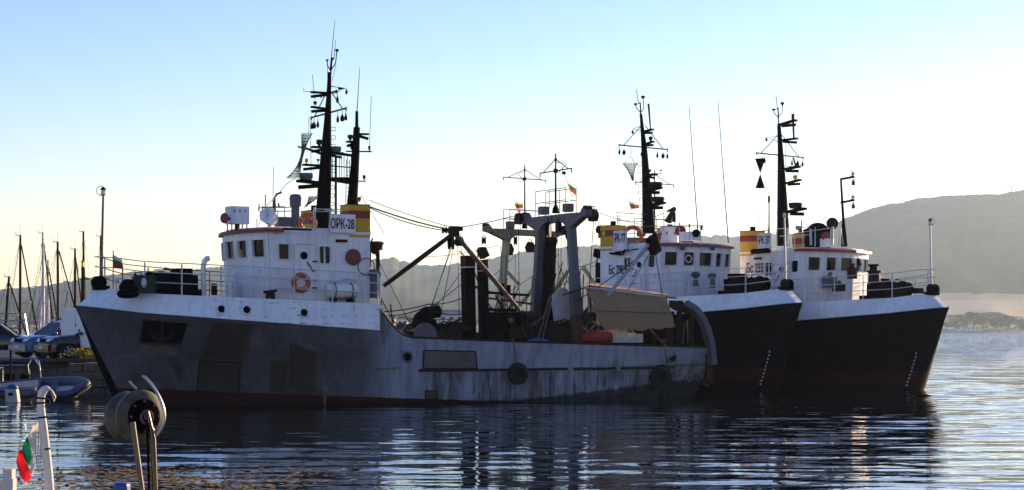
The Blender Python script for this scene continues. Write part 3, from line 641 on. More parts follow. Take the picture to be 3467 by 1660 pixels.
tubes(m1, B1, 'whip_aerial', 'wire', [([(1117, 240), (1134, 69)], [.022, .012]), ([(1128, 205), (1131, 195), (1136, 138)], .014), ([(1065, 338), (1058, 254)], .014), ([(1055, 311), (1028, 309), (1028, 297)], .012)])
tubes(m1, B1, 'masthead_fork', 'black', [([(1119, 240), (1136, 215), (1140, 178)], .022), ([(1119, 240), (1109, 222), (1108, 208)], .022), ([(1109, 215), (1109, 315)], .01), ([(1138, 215), (1125, 275)], .01), ([(1120, 250), (1124, 200)], .03), ([(1122, 293), (1170, 299), (1128, 318)], .02)])
lamp_at(m1, B1, 1141, 172, r=.07, h=.13); lamp_at(m1, B1, 1108, 205, r=.06, h=.08); lamp_at(m1, B1, 1126, 199, r=.07, h=.08); lamp_at(m1, B1, 1173, 310, r=.05, h=.2, down=True)
mb = MB(); mb.prism([B1.U(*p) for p in ((1144, 296), (1168, 300), (1146, 306))], (0, .05, 0)); mb.build('gusset', 'black', m1)
shelf(m1, B1, (1106, 500), (1055, 498), .3); lamp_at(m1, B1, 1081, 485, r=.12, h=.28, mat='brown')
tubes(m1, B1, 'mast_boom', 'black', [([(1094, 523), (1040, 504), (1008, 497)], [.06, .045, .03])])
shelf(m1, B1, (1100, 562), (1027, 558), .3); lamp_at(m1, B1, 1038, 546, r=.07, h=.2, mat='bronze'); lamp_at(m1, B1, 1077, 543, r=.06, h=.1); tubes(m1, B1, 'lamp_stalk', 'black', [([(1077, 558), (1077, 544)], .015)])
shelf(m1, B1, (1096, 622), (1010, 612), .5, .1); radar_at(m1, B1, 1014, 1058, 588, 610)
shelf(m1, B1, (1105, 520), (1156, 520), .5, .06); radar_at(m1, B1, 1118, 1154, 498, 519, mat='grey')
rungs(m1, B1, (1122, 1116), list(range(432, 560, 29))+list(range(574, 730, 28)), -.17)
mb = MB(); mb.prism([B1.U(*p) for p in ((1112, 602), (1192, 602), (1190, 626), (1165, 622), (1112, 613))], (0, .3, 0)); mb.build('mast_bridge', 'black', m2); mb = MB(); mb.prism([B1.U(*p) for p in ((1112, 515), (1196, 526), (1194, 532), (1112, 521))], (0, .3, 0)); mb.build('mast_bridge', 'black', m2)
mb = MB()
for u in (1122, 1126, 1137, 1149, 1157, 1165, 1176, 1189): mb.tube([B1.U(u, 524, .2), B1.U(u, 604, .2)], .014, 5)
mb.tube([B1.U(1114, 562, .2), B1.U(1192, 568, .2)], .025, 5); mb.build('bridge_cage', 'black', m2)
tubes(R1, B1, 'flag_pole', 'brown', [([(1137, 530), (1137, 730)], .05, .4)])
tubes(m2, B1, 'mast_ladder', 'black', [([(1173, 540), (1170, 725)], .014, .3), ([(1184, 540), (1182, 725)], .014, .3)]+[([(1172, v), (1183, v)], .01, .3) for v in range(552, 725, 14)])
tubes(m2, B1, 'whip_aerial', 'wire', [([(1208, 388), (1218, 230)], [.024, .012]), ([(1251, 492), (1257, 327)], .014)])
shelf(m2, B1, (1200, 481), (1175, 480), .25); lamp_at(m2, B1, 1186, 466, r=.11, h=.22, mat='brown'); shelf(m2, B1, (1205, 454), (1247, 455), .16)
tubes(m2, B1, 'lamp_arm', 'black', [([(1172, 513), (1258, 514)], .03), ([(1205, 614), (1239, 614)], .025), ([(1205, 382), (1211, 382)], .07)])
lamp_at(m2, B1, 1251, 503, r=.06, h=.22, mat='red'); lamp_at(m2, B1, 1233, 602, r=.06, h=.2, mat='black'); lamp_at(m2, B1, 1191, 500, r=.07, h=.2, mat='black')
lamp_at(m2, B1, 1217, 676, r=.08, h=.2, mat='red')
# things on the wheelhouse roof
mb = MB(); mb.box((B1.U(1161, 757, 2.62)), (1.02, .05, .70)); sb = mb.build('number_board', 'white', R1); lettering('ОРК-28', .40, .96, B1.U(1160, 757, 2.66), PI, R1)
mb = MB(); mb.box(B1.U(1150, 800, 2.4), (1.1, .06, .22)); mb.build('board_foot', 'white', R1)
mb = MB(); mb.tube([B1.U(952, 784, 2.25), B1.U(1052, 788, 2.25)], .15, 10); mb.build('rolled_cover', 'black', R1, 50)
mb = MB(); mb.prism([B1.U(*p, 2.5) for p in ((926, 788), (952, 772), (952, 792), (930, 795))], (0, -.4, 0)); mb.build('roof_step', 'white', R1)
lb = MB(); c = B1.U(803, 730, .5); lb.box(c, (.75, .62, .66)); b_ = lb.build('lamp_locker', 'white', R1)
for x in (-.3, .3):
    for y in (-.25, .25): lb = MB(); lb.tube([c+Vector((x, y, -.3)), c+Vector((x, y, -.62))], .025, 5); lb.build('leg', 'brown', b_)
lb = MB(); lb.lathe(c-Vector((0, 0, .6)), (0, 0, 1), [(0, .1), (.3, .1)], 8); lb.build('pedestal', 'brown', b_)
lb = MB()
for dz in (.15,):
    for dx in (-.22, 0, .22): lb.box(c+Vector((dx, .32, dz)), (.04, .02, .1))
lb.build('locker_clasp', 'rail_brown', b_)
def loudhorn(root, fr, u, v, y, mat='red', d=(1, .25, 0), r=.2):
    p = fr.U(u, v, y); h = MB(); d = Vector(d).normalized(); h.lathe(p, d, [(-.02, r*.6), (0, r), (-.02, r*.98), (-.1, r*.5), (-.22, r*.25), (-.62, r*.2)], 16); o = h.build('sound_horn', 'black', root, 60)
    h = MB(); h.lathe(p, d, [(-.02, r*.97), (.012, r*1.0), (.02, r*.6)], 16); h.build('horn_mouth', mat, o, 60)
loudhorn(R1, B1, 760, 739, .9, d=(.8, .5, 0))
sl = MB(); c = B1.U(912, 736, 1.2); t_ = Vector((.6, .7, .25)).normalized(); sl.lathe(c-t_*.28, t_, [(0, .2), (.06, .27), (.5, .30), (.53, .31), (.54, .26)], 16); so = sl.build('searchlight', 'white', R1, 50)
sl = MB(); sl.tube([c-Vector((0, 0, .25)), c-Vector((0, 0, .75))], .07, 8); sl.torus(c, (t_.y, -t_.x, 0), .33, .025, 16, 5); sl.build('searchlight_yoke', 'white_rail', so)
vt = MB(); vt.tube([B1.U(1000, 775, .6), B1.U(1000, 695, .6)], .16, 12); vt.lathe(B1.U(1000, 700, .6), (0, 0, 1), [(0, .2), (.05, .22), (.22, .22), (.3, .24), (.45, .2), (.48, .1)], 12); vt.build('exhaust_vent', 'grey', R1, 50)
rr = empty('roof_railing', (0, 0, 0), parent=R1)
for u, v in ((870, 740), (940, 712), (964, 700), (1062, 703)): mb = MB(); mb.tube([B1.U(u, 780, .2), B1.U(u, v, .2)], .022, 6); mb.build('stanchion', 'white_rail', rr)
for v in (702, 715): mb = MB(); mb.tube([B1.U(880, v+2, .2), B1.U(990, v, .2)], .018, 5); mb.build('rail', 'rail_brown', rr)
for v in (708, 716): mb = MB(); mb.tube([B1.U(1062, v, 1.8), B1.U(1182, v+2, 1.8)], .018, 5); mb.build('rail', 'white_rail', rr)
tubes(R1, B1, 'roof_pole', 'white_rail', [([(1064, 790), (1066, 702)], .045, 2.3), ([(1112, 786), (1122, 703)], .02, 2.4), ([(1100, 712), (1128, 712)], .03, 2.2)])
tubes(R1, B1, 'roof_aerial', 'rail_brown', [([(898, 718), (899, 660)], .03, .4), ([(926, 715), (926, 678)], .02, .4), ([(932, 720), (930, 670), (936, 658), (953, 652)], .04, .4), ([(923, 715), (926, 566)], .012, .4), ([(876, 715), (878, 692)], .03, .4), ([(888, 712), (889, 698)], .025, .4), ([(944, 700), (943, 688)], .035, .4), ([(888, 702), (962, 700)], .018, .4), ([(880, 715), (882, 745), (876, 768)], .012, .4)])
mb = MB(); mb.box(B1.U(965, 752, .4), (.7, .5, .36)); mb.build('roof_locker', 'grey', R1)
# foredeck clutter
tubes(R1, B1, 'gooseneck_vent', 'white', [([(690, 1002), (688, 905), (692, 885), (700, 876), (708, 875)], .105, .8)])
mb = MB(); c = B1.U(392, 948, .8); mb.ball(c, .12, 10); mb.tube([c-Vector((0, 0, .12)), c-Vector((0, 0, .45))], .035, 6); mb.build('mushroom_vent', 'white', R1, 60)
mb = MB(); c = B1.U(612, 932, .9); mb.box(c+Vector((0, 0, -.25)), (.5, .5, .6)); mb.lathe(c, (0, 0, 1), [(0, .25), (.12, .27), (.2, .2)], 10); mb.build('deck_engine', 'black', R1, 40)
tubes(R1, B1, 'deck_vent', 'white', [([(778, 1010), (778, 952)], [.16, .13], .9), ([(788, 955), (790, 930), (800, 918)], [.1, .1, .1], 2.3)])
tubes(R1, B1, 'deck_vent', 'brown', [([(725, 1000), (725, 960)], .12, 1.6), ([(905, 1030), (908, 985)], .09, 2.7), ([(925, 1030), (922, 985)], .09, 2.7), ([(893, 990), (937, 984)], .05, 2.7)])
mb = MB(); mb.lathe(B1.U(1195, 871, 2.54), (0, 1, 0), [(0, .31), (.05, .31), (.07, .25), (.08, .02)], 22); mb.box(B1.U(1196, 882, 2.62), (.5, .03, .035)); mb.build('round_hatch', 'redrust', R1, 40)
mb = MB(); mb.torus(B1.U(1240, 903, 2.6), (.3, 1, 0), .32, .02, 18, 5); mb.build('net_hoop', 'red', R1)
mb = MB(); mb.lathe(B1.U(1268, 1010, 2.5), (0, 0, 1), [(0, .2), (.85, .2), (.87, .26), (1.0, .24), (1.1, .2)], 14); mb.build('capstan', 'grey', R1, 45)
tubes(R1, B1, 'boat_davit', 'brown', [([(1280, 940), (1279, 845)], .08, 2.3), ([(1253, 905), (1256, 820), (1262, 808)], .035, 2.4)])
mb = MB(); c = B1.U(1270, 833, 2.3); mb.box(c, (.3, .5, .34), .5); mb.tube([c+Vector((.3, 0, .1)), c+Vector((-.35, 0, .1))], .05, 6); mb.lathe(c+Vector((0, 0, -.1)), (0, 0, -1), [(0, .2), (.1, .17), (.22, .1)], 9); mb.build('davit_head', 'brown', R1)
mb = MB(); c = B1.U(1283, 1045, 2.9); mb.ball(c, .17, 10); mb.build('deck_lamp', 'lamp_glass', R1, 60)
# working deck: gantry, derrick, twin pillars, trawl winch, canopy frame
gantry(R1, -20.25, 1.45, 7.78, 1.98, 1.3, 2.75, 'grey', 'grey')
yard_pole(R1, -20.25, 7.75, 10.25, 1.35)
dr = empty('derrick', B1.U(1537, 785, 1.5), parent=R1); dl = Vector(dr.location)
for a, b, mtl in (((1300, 968), (1534, 792), 'brown'), ((1542, 795), (1757, 1048), 'grey')):
    mb = MB(); p, q = B1.U(*a, 1.5), B1.U(*b, 1.5); mb.tube([p-dl, p.lerp(q, .5)-dl, q-dl], [.085, .10, .085], 10); mb.build('boom', mtl if mtl != 'grey' else 'rail_brown', dr, 50)
mb = MB(); mb.box((0, 0, .02), (.34, .3, .4)); mb.box((-.22, 0, .12), (.2, .34, .18)); mb.lathe((.05, -.2, .05), (0, 1, 0), [(0, .16), (.4, .16)], 10); mb.build('derrick_head', 'brown', dr)
for u0, u1, v0, y, w in ((1570, 1608, 866, 1.0, .42), (1625, 1653, 880, 1.0, .32)):
    a, b = B1.U((u0+u1)/2, 1150, y), B1.U((u0+u1)/2-6, v0, y); mb = MB(); mb.bar(a, a.lerp(b, .86), w*1.05, w, (1, 0, 0)); p_ = mb.build('deck_pillar', 'black', R1)
    mb = MB(); mb.bar(a.lerp(b, .86), b, w*1.1, w*1.05, (1, 0, 0)); mb.build('pillar_head', 'brown', p_)
    mb = MB(); mb.bar(a.lerp(b, .855), a.lerp(b, .868), w*1.16, w*1.1, (1, 0, 0)); mb.build('pillar_band', 'white_rail', p_)
    for k in range(12): q = a.lerp(b, .1+.06*k)+Vector((-w*.5, 0, 0)); mb = MB(); mb.tube([q, q+Vector((-.09, 0, 0)), q+Vector((-.09, 0, -.12)), q+Vector((0, 0, -.12))], .012, 4); mb.build('rung', 'black', p_)
mb = MB(); mb.bar(B1.U(1628, 842, .9), B1.U(1642, 872, .9), .38, .3); mb.build('pillar_lamp', 'brown', R1)
tubes(R1, B1, 'pillar_stay', 'black', [([(1618, 840), (1618, 900)], .03, .9), ([(1618, 840), (1636, 838)], .03, .9)])
w = empty('trawl_winch', B1.U(1405, 1140, .8), parent=R1)
mb = MB(); mb.box((0, 0, -.45), (2.6, 2.2, .3)); mb.lathe((0, -1.3, .05), (0, 1, 0), [(0, .5), (.08, .5), (.08, .26), (1.0, .26), (1.0, .5), (1.08, .5), (1.08, .26), (2.2, .26), (2.2, .5), (2.28, .5)], 18); mb.build('winch_drum', 'grey', w, 40)
mb = MB(); mb.prism([(1.2, .9, -.3), (.9, .9, .2), (-.9, .9, .25), (-1.2, .9, -.3)], (0, -.1, 0)); mb.box((.95, .2, .1), (.5, .9, .12)); mb.build('winch_guard', 'brown', w)
mb = MB(); pts = [B1.U(u, v, .8)-w.location for u, v in ((1418, 1112), (1428, 1080), (1446, 1062), (1474, 1056))]; mb.tube(pts, [.32, .34, .30, .24], 12); mb.lathe(pts[-1], (-1, 0, .1), [(0, .26), (.16, .25)], 12); mb.build('cowl', 'black', w, 50)
mb = MB()
for u, v, dx, dz in ((1458, 1102, .3, .5), (1478, 1120, .3, .6), (1655, 1095, .5, .9), (1690, 1110, .4, .8), (1720, 1095, .6, .6), (1742, 1120, .3, .9), (1675, 1072, .8, .25), (1700, 1050, 1.0, .12), (1762, 1100, .4, .9)):
    mb = MB(); mb.box(B1.U(u, v, .6+random.uniform(-.6, .6)), (dx, random.uniform(.3, .8), dz), random.uniform(-.4, .4)); mb.build('winch_gear', 'black', R1)
for u, v, r in ((1668, 1112, .33), (1730, 1130, .28)):
    mb = MB(); c = B1.U(u, v, .9); mb.lathe(c, (0, 1, .1), [(-.35, r), (-.28, r), (-.28, r*.5), (.28, r*.5), (.28, r), (.35, r)], 16); mb.build('net_drum', 'brown', R1, 40)
tubes(R1, B1, 'deck_rail', 'black', [([(1640, 990), (1790, 1000)], .05, .9), ([(1650, 1060), (1770, 1066)], .04, .9), ([(1700, 960), (1702, 1000), (1722, 1000), (1722, 965)], .1, .9), ([(1290, 1018), (1294, 1060), (1330, 1100)], .025, 2.2), ([(1322, 1030), (1332, 1110)], .025, 2.2)])
mb = MB(); mb.tube([B1.U(1703, 985, .6), B1.U(1722, 985, .6)], .13, 9); mb.build('canvas_roll', 'black', R1)
# quarter boom (white) leaning from the stern block
tubes(R1, B1, 'quarter_boom', 'silver_paint', [([(2000, 1070), (2120, 925), (2218, 800)], .085, 2.35)])
mb = MB(); mb.bar(B1.U(1848, 1150, -1.5), B1.U(1860, 820, -1.3), .5, .42, (1, 0, 0)); mb.build('deck_pillar', 'black', R1)
mb = MB(); c = B1.U(2212, 830, 2.35); mb.box(c, (.45, .3, .75), .3, Matrix.Rotation(.5, 3, 'Y')); mb.build('boom_block', 'black', R1); mb = MB(); mb.box(B1.U(1995, 1072, 2.4), (.5, .3, .35), .2); mb.build('boom_heel', 'brown', R1)
tubes(R1, B1, 'canopy_frame', 'brown', [([(1905, 1000), (1998, 968)], .03, 2.3), ([(2250, 1005), (2290, 1010)], .03, 2.3), ([(2000, 970), (1998, 1160)], .04, 2.3), ([(2255, 1000), (2258, 1170)], .04, 2.3), ([(1998, 970), (2255, 1003)], .04, 2.3)])
# running rigging
rig = [((1250, 700), (1520, 778), .06, .03, 2.0), ((1249, 678), (1528, 770), .05, .014, 1.5), ((1250, 704), (1500, 780), .12, .02, 2.0), ((1545, 772), (1775, 722), .05, .018, 1.5), ((1548, 775), (1550, 840), 0, .015, 1.5),
       ((1526, 838), (1442, 1100), 0, .014, 1.4), ((1530, 838), (1452, 1060), 0, .014, 1.4), ((1535, 840), (1480, 1130), 0, .014, 1.4), ((1550, 830), (1556, 1140), 0, .014, 1.4), ((1560, 832), (1575, 1000), 0, .014, 1.4),
       ((1555, 850), (1610, 930), -.1, .025, 1.2), ((1610, 930), (1650, 1020), .05, .03, 1.2), ((1650, 1020), (1740, 1130), .1, .03, 1.2), ((1300, 1055), (1450, 1030), .06, .022, 1.6), ((1450, 1030), (1575, 1005), .1, .02, 1.6), ((1300, 1070), (1440, 1040), .1, .02, 1.2),
       ((1440, 1040), (1570, 1062), .15, .02, 1.2), ((1305, 1100), (1570, 1080), -.05, .014, 1.0), ((1380, 1090), (1600, 930), .1, .016, 1.0), ((1440, 1080), (1570, 910), .05, .012, .8), ((1240, 800), (1388, 1100), 0, .014, 2.2), ((1220, 660), (1300, 790), 0, .012, 2.0),
       ((1290, 1010), (1340, 1095), .05, .02, 2.3), ((2010, 740), (1990, 1060), 0, .016, 2.4), ((1755, 770), (1760, 1150), 0, .014, -2.0), ((2012, 715), (2170, 760), .05, .014, 2.6), ((1900, 800), (1898, 1000), 0, .014, .5), ((1905, 800), (1960, 960), 0, .012, .6),
       ((1950, 1020), (2210, 830), .1, .022, 2.3), ((2218, 850), (2245, 1020), 0, .02, 2.3), ((2205, 850), (2110, 1010), 0, .014, 2.3), ((1850, 980), (1960, 930), .1, .016, 1.0), ((1800, 1080), (1870, 1040), .1, .03, 1.0), ((1880, 880), (1940, 985), 0, .012, 1.0), ((1960, 900), (2020, 970), 0, .012, 1.2)]
for a, b, s_, r, y in rig: mb = MB(); mb.tube(sag(B1.U(*a, y), B1.U(*b, y), s_), r, 5); mb.build('rigging_line', 'wire', R1)
for a, b in (((1800, 1100), (1850, 1060)), ((1820, 1150), (1862, 1000)), ((1835, 1150), (1868, 1010)), ((2010, 1050), (1960, 1150)), ((2240, 1165), (2300, 1080)), ((2310, 1165), (2318, 1090)), ((2330, 1170), (2326, 1085)), ((2130, 1100), (2170, 1160)), ((2200, 1110), (2255, 1170))):
    mb = MB(); mb.tube(sag(B1.U(*a, 1.9), B1.U(*b, 1.9), .06), .035, 6); mb.build('hanging_rope', 'rope', R1)
for u in (1739, 2248): p = B1.U(u, 1155, 3.38); q = hull_under(B1, u+8, 1240, 1); mb = MB(); mb.tube([p+Vector((0, -.15, .05)), p+Vector((0, .03, 0)), q+Vector((0, .05, 0))], .03, 6); mb.build('fender_rope', 'rope', R1)

# ---- the middle trawler
R2 = make_trawler(B2, -1, 'black-hulled middle trawler with yellow pole gantry, a white drum on the wheelhouse roof', 'hull_black', 'white', post=7.75, ports=[(6.4, 3.55), (7.3, 3.5)], extra='disc', crest=True)
m = mast(R2, B2, 'main_mast', [(2197, 790, .34), (2193, 690, .28), (2187, 600, .2), (2181, 500, .15), (2175, 440, .1), (2170, 386, .07)])
crosstree(m, B2, (2179, 499), 1.75, 1.1, [(-1.72, 0), (-1.4, 1), (-.1, 1), (1.0, 0), (1.42, 1), (1.74, 0)], name='yard')
tubes(m, B2, 'masthead_fork', 'black', [([(2169, 386), (2168, 352)], .035), ([(2169, 382), (2155, 366), (2152, 356)], .022), ([(2169, 382), (2180, 366), (2177, 332)], .022), ([(2174, 444), (2142, 437), (2168, 428)], .02)])
lamp_at(m, B2, 2152, 354, r=.1, h=.12); lamp_at(m, B2, 2177, 330, r=.1, h=.16); lamp_at(m, B2, 2142, 447, r=.06, h=.2, down=True); lamp_at(m, B2, 2166, 350, r=.08, h=.06)
tubes(m, B2, 'whip_aerial', 'wire', [([(2162, 352), (2155, 304)], .018), ([(2203, 440), (2196, 352)], [.035, .06])])
shelf(m, B2, (2175, 448), (2209, 438), .25); shelf(m, B2, (2182, 490), (2212, 479), .2); lamp_at(m, B2, 2203, 471, r=.1, h=.25); shelf(m, B2, (2186, 594), (2216, 591), .5); tubes(m, B2, 'lamp_arm', 'black', [([(2205, 588), (2238, 589), (2238, 578)], .02)]); lamp_at(m, B2, 2196, 580, r=.14, h=.2, mat='brown'); lamp_at(m, B2, 2238, 577, r=.08, h=.06)
shelf(m, B2, (2190, 647), (2233, 635), .5, .1); radar_at(m, B2, 2201, 2238, 616, 637, mat='brown'); shelf(m, B2, (2195, 700), (2244, 686), .5, .1); radar_at(m, B2, 2213, 2245, 666, 687, mat='brown')
tubes(m, B2, 'cable_loop', 'black', [([(2225, 648), (2214, 652), (2213, 660), (2222, 661), (2227, 652)], .014)])
rungs(m, B2, (2173, 2178), list(range(552, 700, 24)), -.28)
mb = MB(); c = B2.U(2268, 800, .6); mb.lathe(c-Vector((0, 0, .42)), (0, 0, 1), [(0, .44), (.66, .46), (.66, .52), (.86, .54), (.88, .5)], 20); dr_ = mb.build('roof_drum', 'white', R2, 40)
mb = MB(); [mb.tube([c+Vector((.35*math.cos(t), .35*math.sin(t), -.4)), c+Vector((.35*math.cos(t), .35*math.sin(t), -.75))], .03, 5) for t in (0, 1.57, 3.14, 4.71)]
mb.build('drum_leg', 'white_rail', dr_)
mb = MB(); [mb.box(c+Vector((.47*math.cos(t), .47*math.sin(t), .12)), (.05, .05, .14), t) for t in np.linspace(0, 6.0, 8)]; mb.build('drum_clasp', 'rail_brown', dr_)
tubes(R2, B2, 'roof_monitor', 'brown', [([(2262, 752), (2268, 735), (2276, 718)], [.2, .14, .1], .6), ([(2258, 716), (2284, 708)], [.04, .13], .6), ([(2282, 752), (2283, 722), (2278, 712)], [.1, .08, .03], .6)])
loudhorn(R2, B2, 2304, 782, -.4, d=(.55, -.8, 0), r=.27); loudhorn(R2, B2, 2357, 790, -.5, mat='black', d=(.6, -.8, 0), r=.2)
mb = MB(); mb.box(B2.U(2335, 800, -.2), (.9, .6, .42)); mb.build('roof_locker', 'white', R2)
mb = MB(); mb.box(B2.U(2100, 815, -2.64), (.88, .05, .98)); mb.build('number_board', 'white', R2); lettering('РК-77', .48, .72, B2.U(2099, 806, -2.68), 0, R2)
mb = MB(); mb.box(B2.U(2128, 836, -2.42), (.9, .06, .3)); mb.build('board_foot', 'white', R2)
lettering('Бс 290', .48, 1.0, B2.U(2086, 913, -2.53), 0, R2)
rr = empty('roof_railing', (0, 0, 0), parent=R2)
for u, v in ((2090, 727), (2096, 727), (2243, 765), (2300, 760), (2335, 768), (2372, 765), (2248, 720)): mb = MB(); mb.tube([B2.U(u, 830, -1.2), B2.U(u, v, -1.2)], .024, 5); mb.build('stanchion', 'white_rail', rr)
for a, b in (((2085, 720), (2185, 727)), ((2090, 746), (2185, 752)), ((2205, 765), (2372, 770)), ((2100, 768), (2372, 764)), ((2210, 738), (2248, 722)), ((2100, 792), (2200, 790))): mb = MB(); mb.tube([B2.U(*a, -1.2), B2.U(*b, -1.2)], .018, 5); mb.build('rail', 'rail_brown', rr)
tubes(R2, B2, 'whip_aerial', 'wire', [([(2364, 800), (2333, 360)], [.03, .013], .5), ([(2466, 822), (2431, 342)], [.03, .013], .8), ([(2375, 780), (2377, 763)], .05, -.8), ([(2334, 770), (2334, 758)], .04, -.8), ([(2301, 770), (2301, 755)], .03, -.8)])
mb = MB(); mb.box(B2.U(2035, 860, -1.2), (.6, .5, .42), 0, Matrix.Rotation(.25, 3, 'Y')); mb.bar(B2.U(2040, 890, -1.3), B2.U(2040, 1010, -1.3), .62, .4, (1, 0, 0)); mb.build('aft_casing', 'black', R2)
tubes(R2, B2, 'aft_casing_frame', 'black', [([(2022, 850), (2020, 1010)], .035, -1.3), ([(2022, 850), (2052, 848)], .03, -1.3)])
mb = MB(); mb.box(B2.U(2038, 795, -2.2), (.25, .3, .35)); mb.bar(B2.U(2042, 800, -2.2), B2.U(2052, 812, -2.2), .14); mb.build('deck_floodlight', 'rail_brown', R2)
tubes(R2, B2, 'wall_spar', 'black', [([(2065, 858), (2102, 862)], .05, -2.65), ([(2070, 858), (2160, 843)], .03, -2.7), ([(2118, 845), (2106, 862)], .06, -2.65)])
for u, v in ((2310, 838), (2412, 838)):
    mb = MB(); c = B2.U(u, v, -1.6 if u < 2350 else -.2); mb.lathe(c, (.7, -.6, -.3), [(-.1, .06), (0, .13), (.1, .14)], 12); mb.build('window_floodlight', 'grey', R2, 50)
for u, v, y in ((2243, 965, -1.6), (2355, 945, -1.2), (2412, 950, -.9)):
    mb = MB(); c = B2.U(u, v, y); mb.lathe(c-Vector((0, 0, .35)), (0, 0, 1), [(0, .16), (.4, .1), (.5, .22), (.62, .24), (.7, .1)], 12); mb.build('mushroom_vent', 'grey' if u > 2300 else 'black', R2, 50)
gantry(R2, -19.0, 1.45, 7.98, 2.0, 1.3, 2.9, 'cream', 'cream_top'); yard_pole(R2, -19.0, 7.95, 11.35, 1.55)
for a, b in (((1755, 1040), (1820, 960)), ((1820, 1075), (1925, 915)), ((1755, 960), (1700, 900)), ((2050, 1010), (1975, 905))): mb = MB(); mb.tube([B2.U(*a, .5), B2.U(*b, .5)], .11, 8); mb.build('boom', 'cream', R2, 50)
for a, b, y in (((1430, 870), (1690, 830), 0), ((1760, 850), (1580, 1000), 1), ((1880, 870), (1700, 1000), 0), ((1745, 860), (1742, 1100), 0), ((1640, 850), (1640, 1000), -1), ((1890, 860), (1780, 1000), 1), ((1930, 905), (2045, 870), 1), ((1925, 900), (1905, 1000), 1), ((2000, 905), (2230, 780), -2)):
    mb = MB(); mb.tube(sag(B2.U(*a, y), B2.U(*b, y), .15), .016, 5); mb.build('rigging_line', 'wire', R2)
mb = MB(); mb.box(B2.U(1850, 820, 1.2), (.6, .8, .5)); mb.bar(B2.U(1850, 870, 1.2), B2.U(1845, 1150, 1.2), .62, .5, (1, 0, 0)); mb.build('deck_pillar', 'black', R2)

# ---- the far trawler
R3 = make_trawler(B3, -1, 'black-hulled trawler farthest right, sunlit stem, yellow funnel with a red band', 'hull_black', 'white', post=7.65, ports=[(7.9, 3.72), (6.9, 3.75)])
m = mast(R3, B3, 'main_mast', [(2652, 832, .36), (2651, 760, .31), (2649, 690, .27), (2646, 600, .21), (2642, 500, .14), (2637, 419, .09)])
crosstree(m, B3, (2641, 526), 1.85, 1.05, [(-1.35, 1), (-1.2, 0), (.95, 0), (1.4, 1), (1.8, 0)], name='yard')
tubes(m, B3, 'masthead_fork', 'black', [([(2637, 420), (2634, 368)], .035), ([(2634, 398), (2622, 384), (2620, 374)], .022), ([(2634, 396), (2648, 384), (2649, 352)], .022), ([(2634, 460), (2596, 465), (2636, 480)], .02)])
lamp_at(m, B3, 2620, 372, r=.11, h=.1); lamp_at(m, B3, 2649, 352, r=.09, h=.18); lamp_at(m, B3, 2633, 368, r=.08, h=.05); lamp_at(m, B3, 2595, 472, r=.06, h=.2, down=True)
tubes(m, B3, 'whip_aerial', 'wire', [([(2632, 368), (2627, 323)], .018), ([(2688, 470), (2685, 392)], [.05, .06]), ([(2685, 404), (2685, 386)], .08), ([(2660, 570), (2659, 470)], .012)])
shelf(m, B3, (2638, 424), (2694, 407), .3, .09); shelf(m, B3, (2643, 476), (2698, 469), .3, .08); shelf(m, B3, (2653, 575), (2704, 564), .4, .09); tubes(m, B3, 'lamp_arm', 'black', [([(2660, 562), (2710, 567), (2710, 555)], .02), ([(2694, 562), (2686, 535)], .045)])
shelf(m, B3, (2660, 622), (2709, 609), .3, .08); lamp_at(m, B3, 2693, 602, r=.13, h=.25, mat='bronze'); shelf(m, B3, (2667, 719), (2722, 706), .5, .11); radar_at(m, B3, 2675, 2712, 686, 708, mat='brown')
rungs(m, B3, (2640, 2642), list(range(582, 760, 23)), -.3)
sm_ = MB(); sm_.tube([B3.U(2859, 835, .3), B3.U(2855, 740, .3), B3.U(2847, 607, .3)], [.17, .07, .05], 8); sm2 = sm_.build('signal_mast', 'black', R3, 50)
for v in (603, 682):
    a = B3.U(2847, v+4, .3); b = B3.U(2892, v-4, .3); mb = MB(); mb.bar(a, b, .1, .1); mb.build('signal_arm', 'black', sm2)
    lamp_at(sm2, B3, 2888, v-13, .3, r=.09, h=.2, mat='lamp_glass'); lamp_at(sm2, B3, 2889, v+14, .3, r=.09, h=.32, mat='red', down=True)
    mb = MB(); mb.torus(B3.U(2881, v-16, .3), (0, 1, 0), .13, .015, 12, 4); mb.build('lamp_guard', 'black', sm2)
mb = MB(); c = B3.U(2768, 800, -.2); mb.box(c+Vector((0, 0, -.1)), (.9, .9, .95)); mb.ball(c+Vector((0, 0, .25)), .58, 12, (1, .9, .75)); mb.build('covered_locker', 'black', R3, 60)
mb = MB(); c = B3.U(2818, 757, .3); mb.lathe(c, (.6, -.75, .1), [(-.5, .2), (-.4, .26), (.0, .28), (.03, .3), (.05, .24), (.05, .02)], 16); so = mb.build('searchlight', 'brown', R3, 50); mb = MB(); mb.tube([c-Vector((0, 0, .25)), c-Vector((0, 0, 1.0))], .07, 8); mb.build('searchlight_yoke', 'white_rail', so)
loudhorn(R3, B3, 2796, 800, -.6, d=(.5, -.85, 0), r=.22)
mb = MB(); mb.box(B3.U(2796, 822, -.5), (.5, .3, .4)); mb.build('horn_box', 'white', R3)
tubes(R3, B3, 'roof_pole', 'white_rail', [([(2667, 830), (2668, 775)], .06, -1.6), ([(2746, 830), (2744, 775)], .06, -1.3), ([(2818, 830), (2820, 768)], .05, -1.0), ([(2838, 830), (2848, 775), (2856, 830)], .025, -.4)])
rr = empty('roof_railing', (0, 0, 0), parent=R3)
for u, v in ((2630, 780), (2690, 790), (2718, 790), (2600, 770), (2760, 770)): mb = MB(); mb.tube([B3.U(u, 835, -1.5), B3.U(u, v, -1.5)], .024, 5); mb.build('stanchion', 'white_rail', rr)
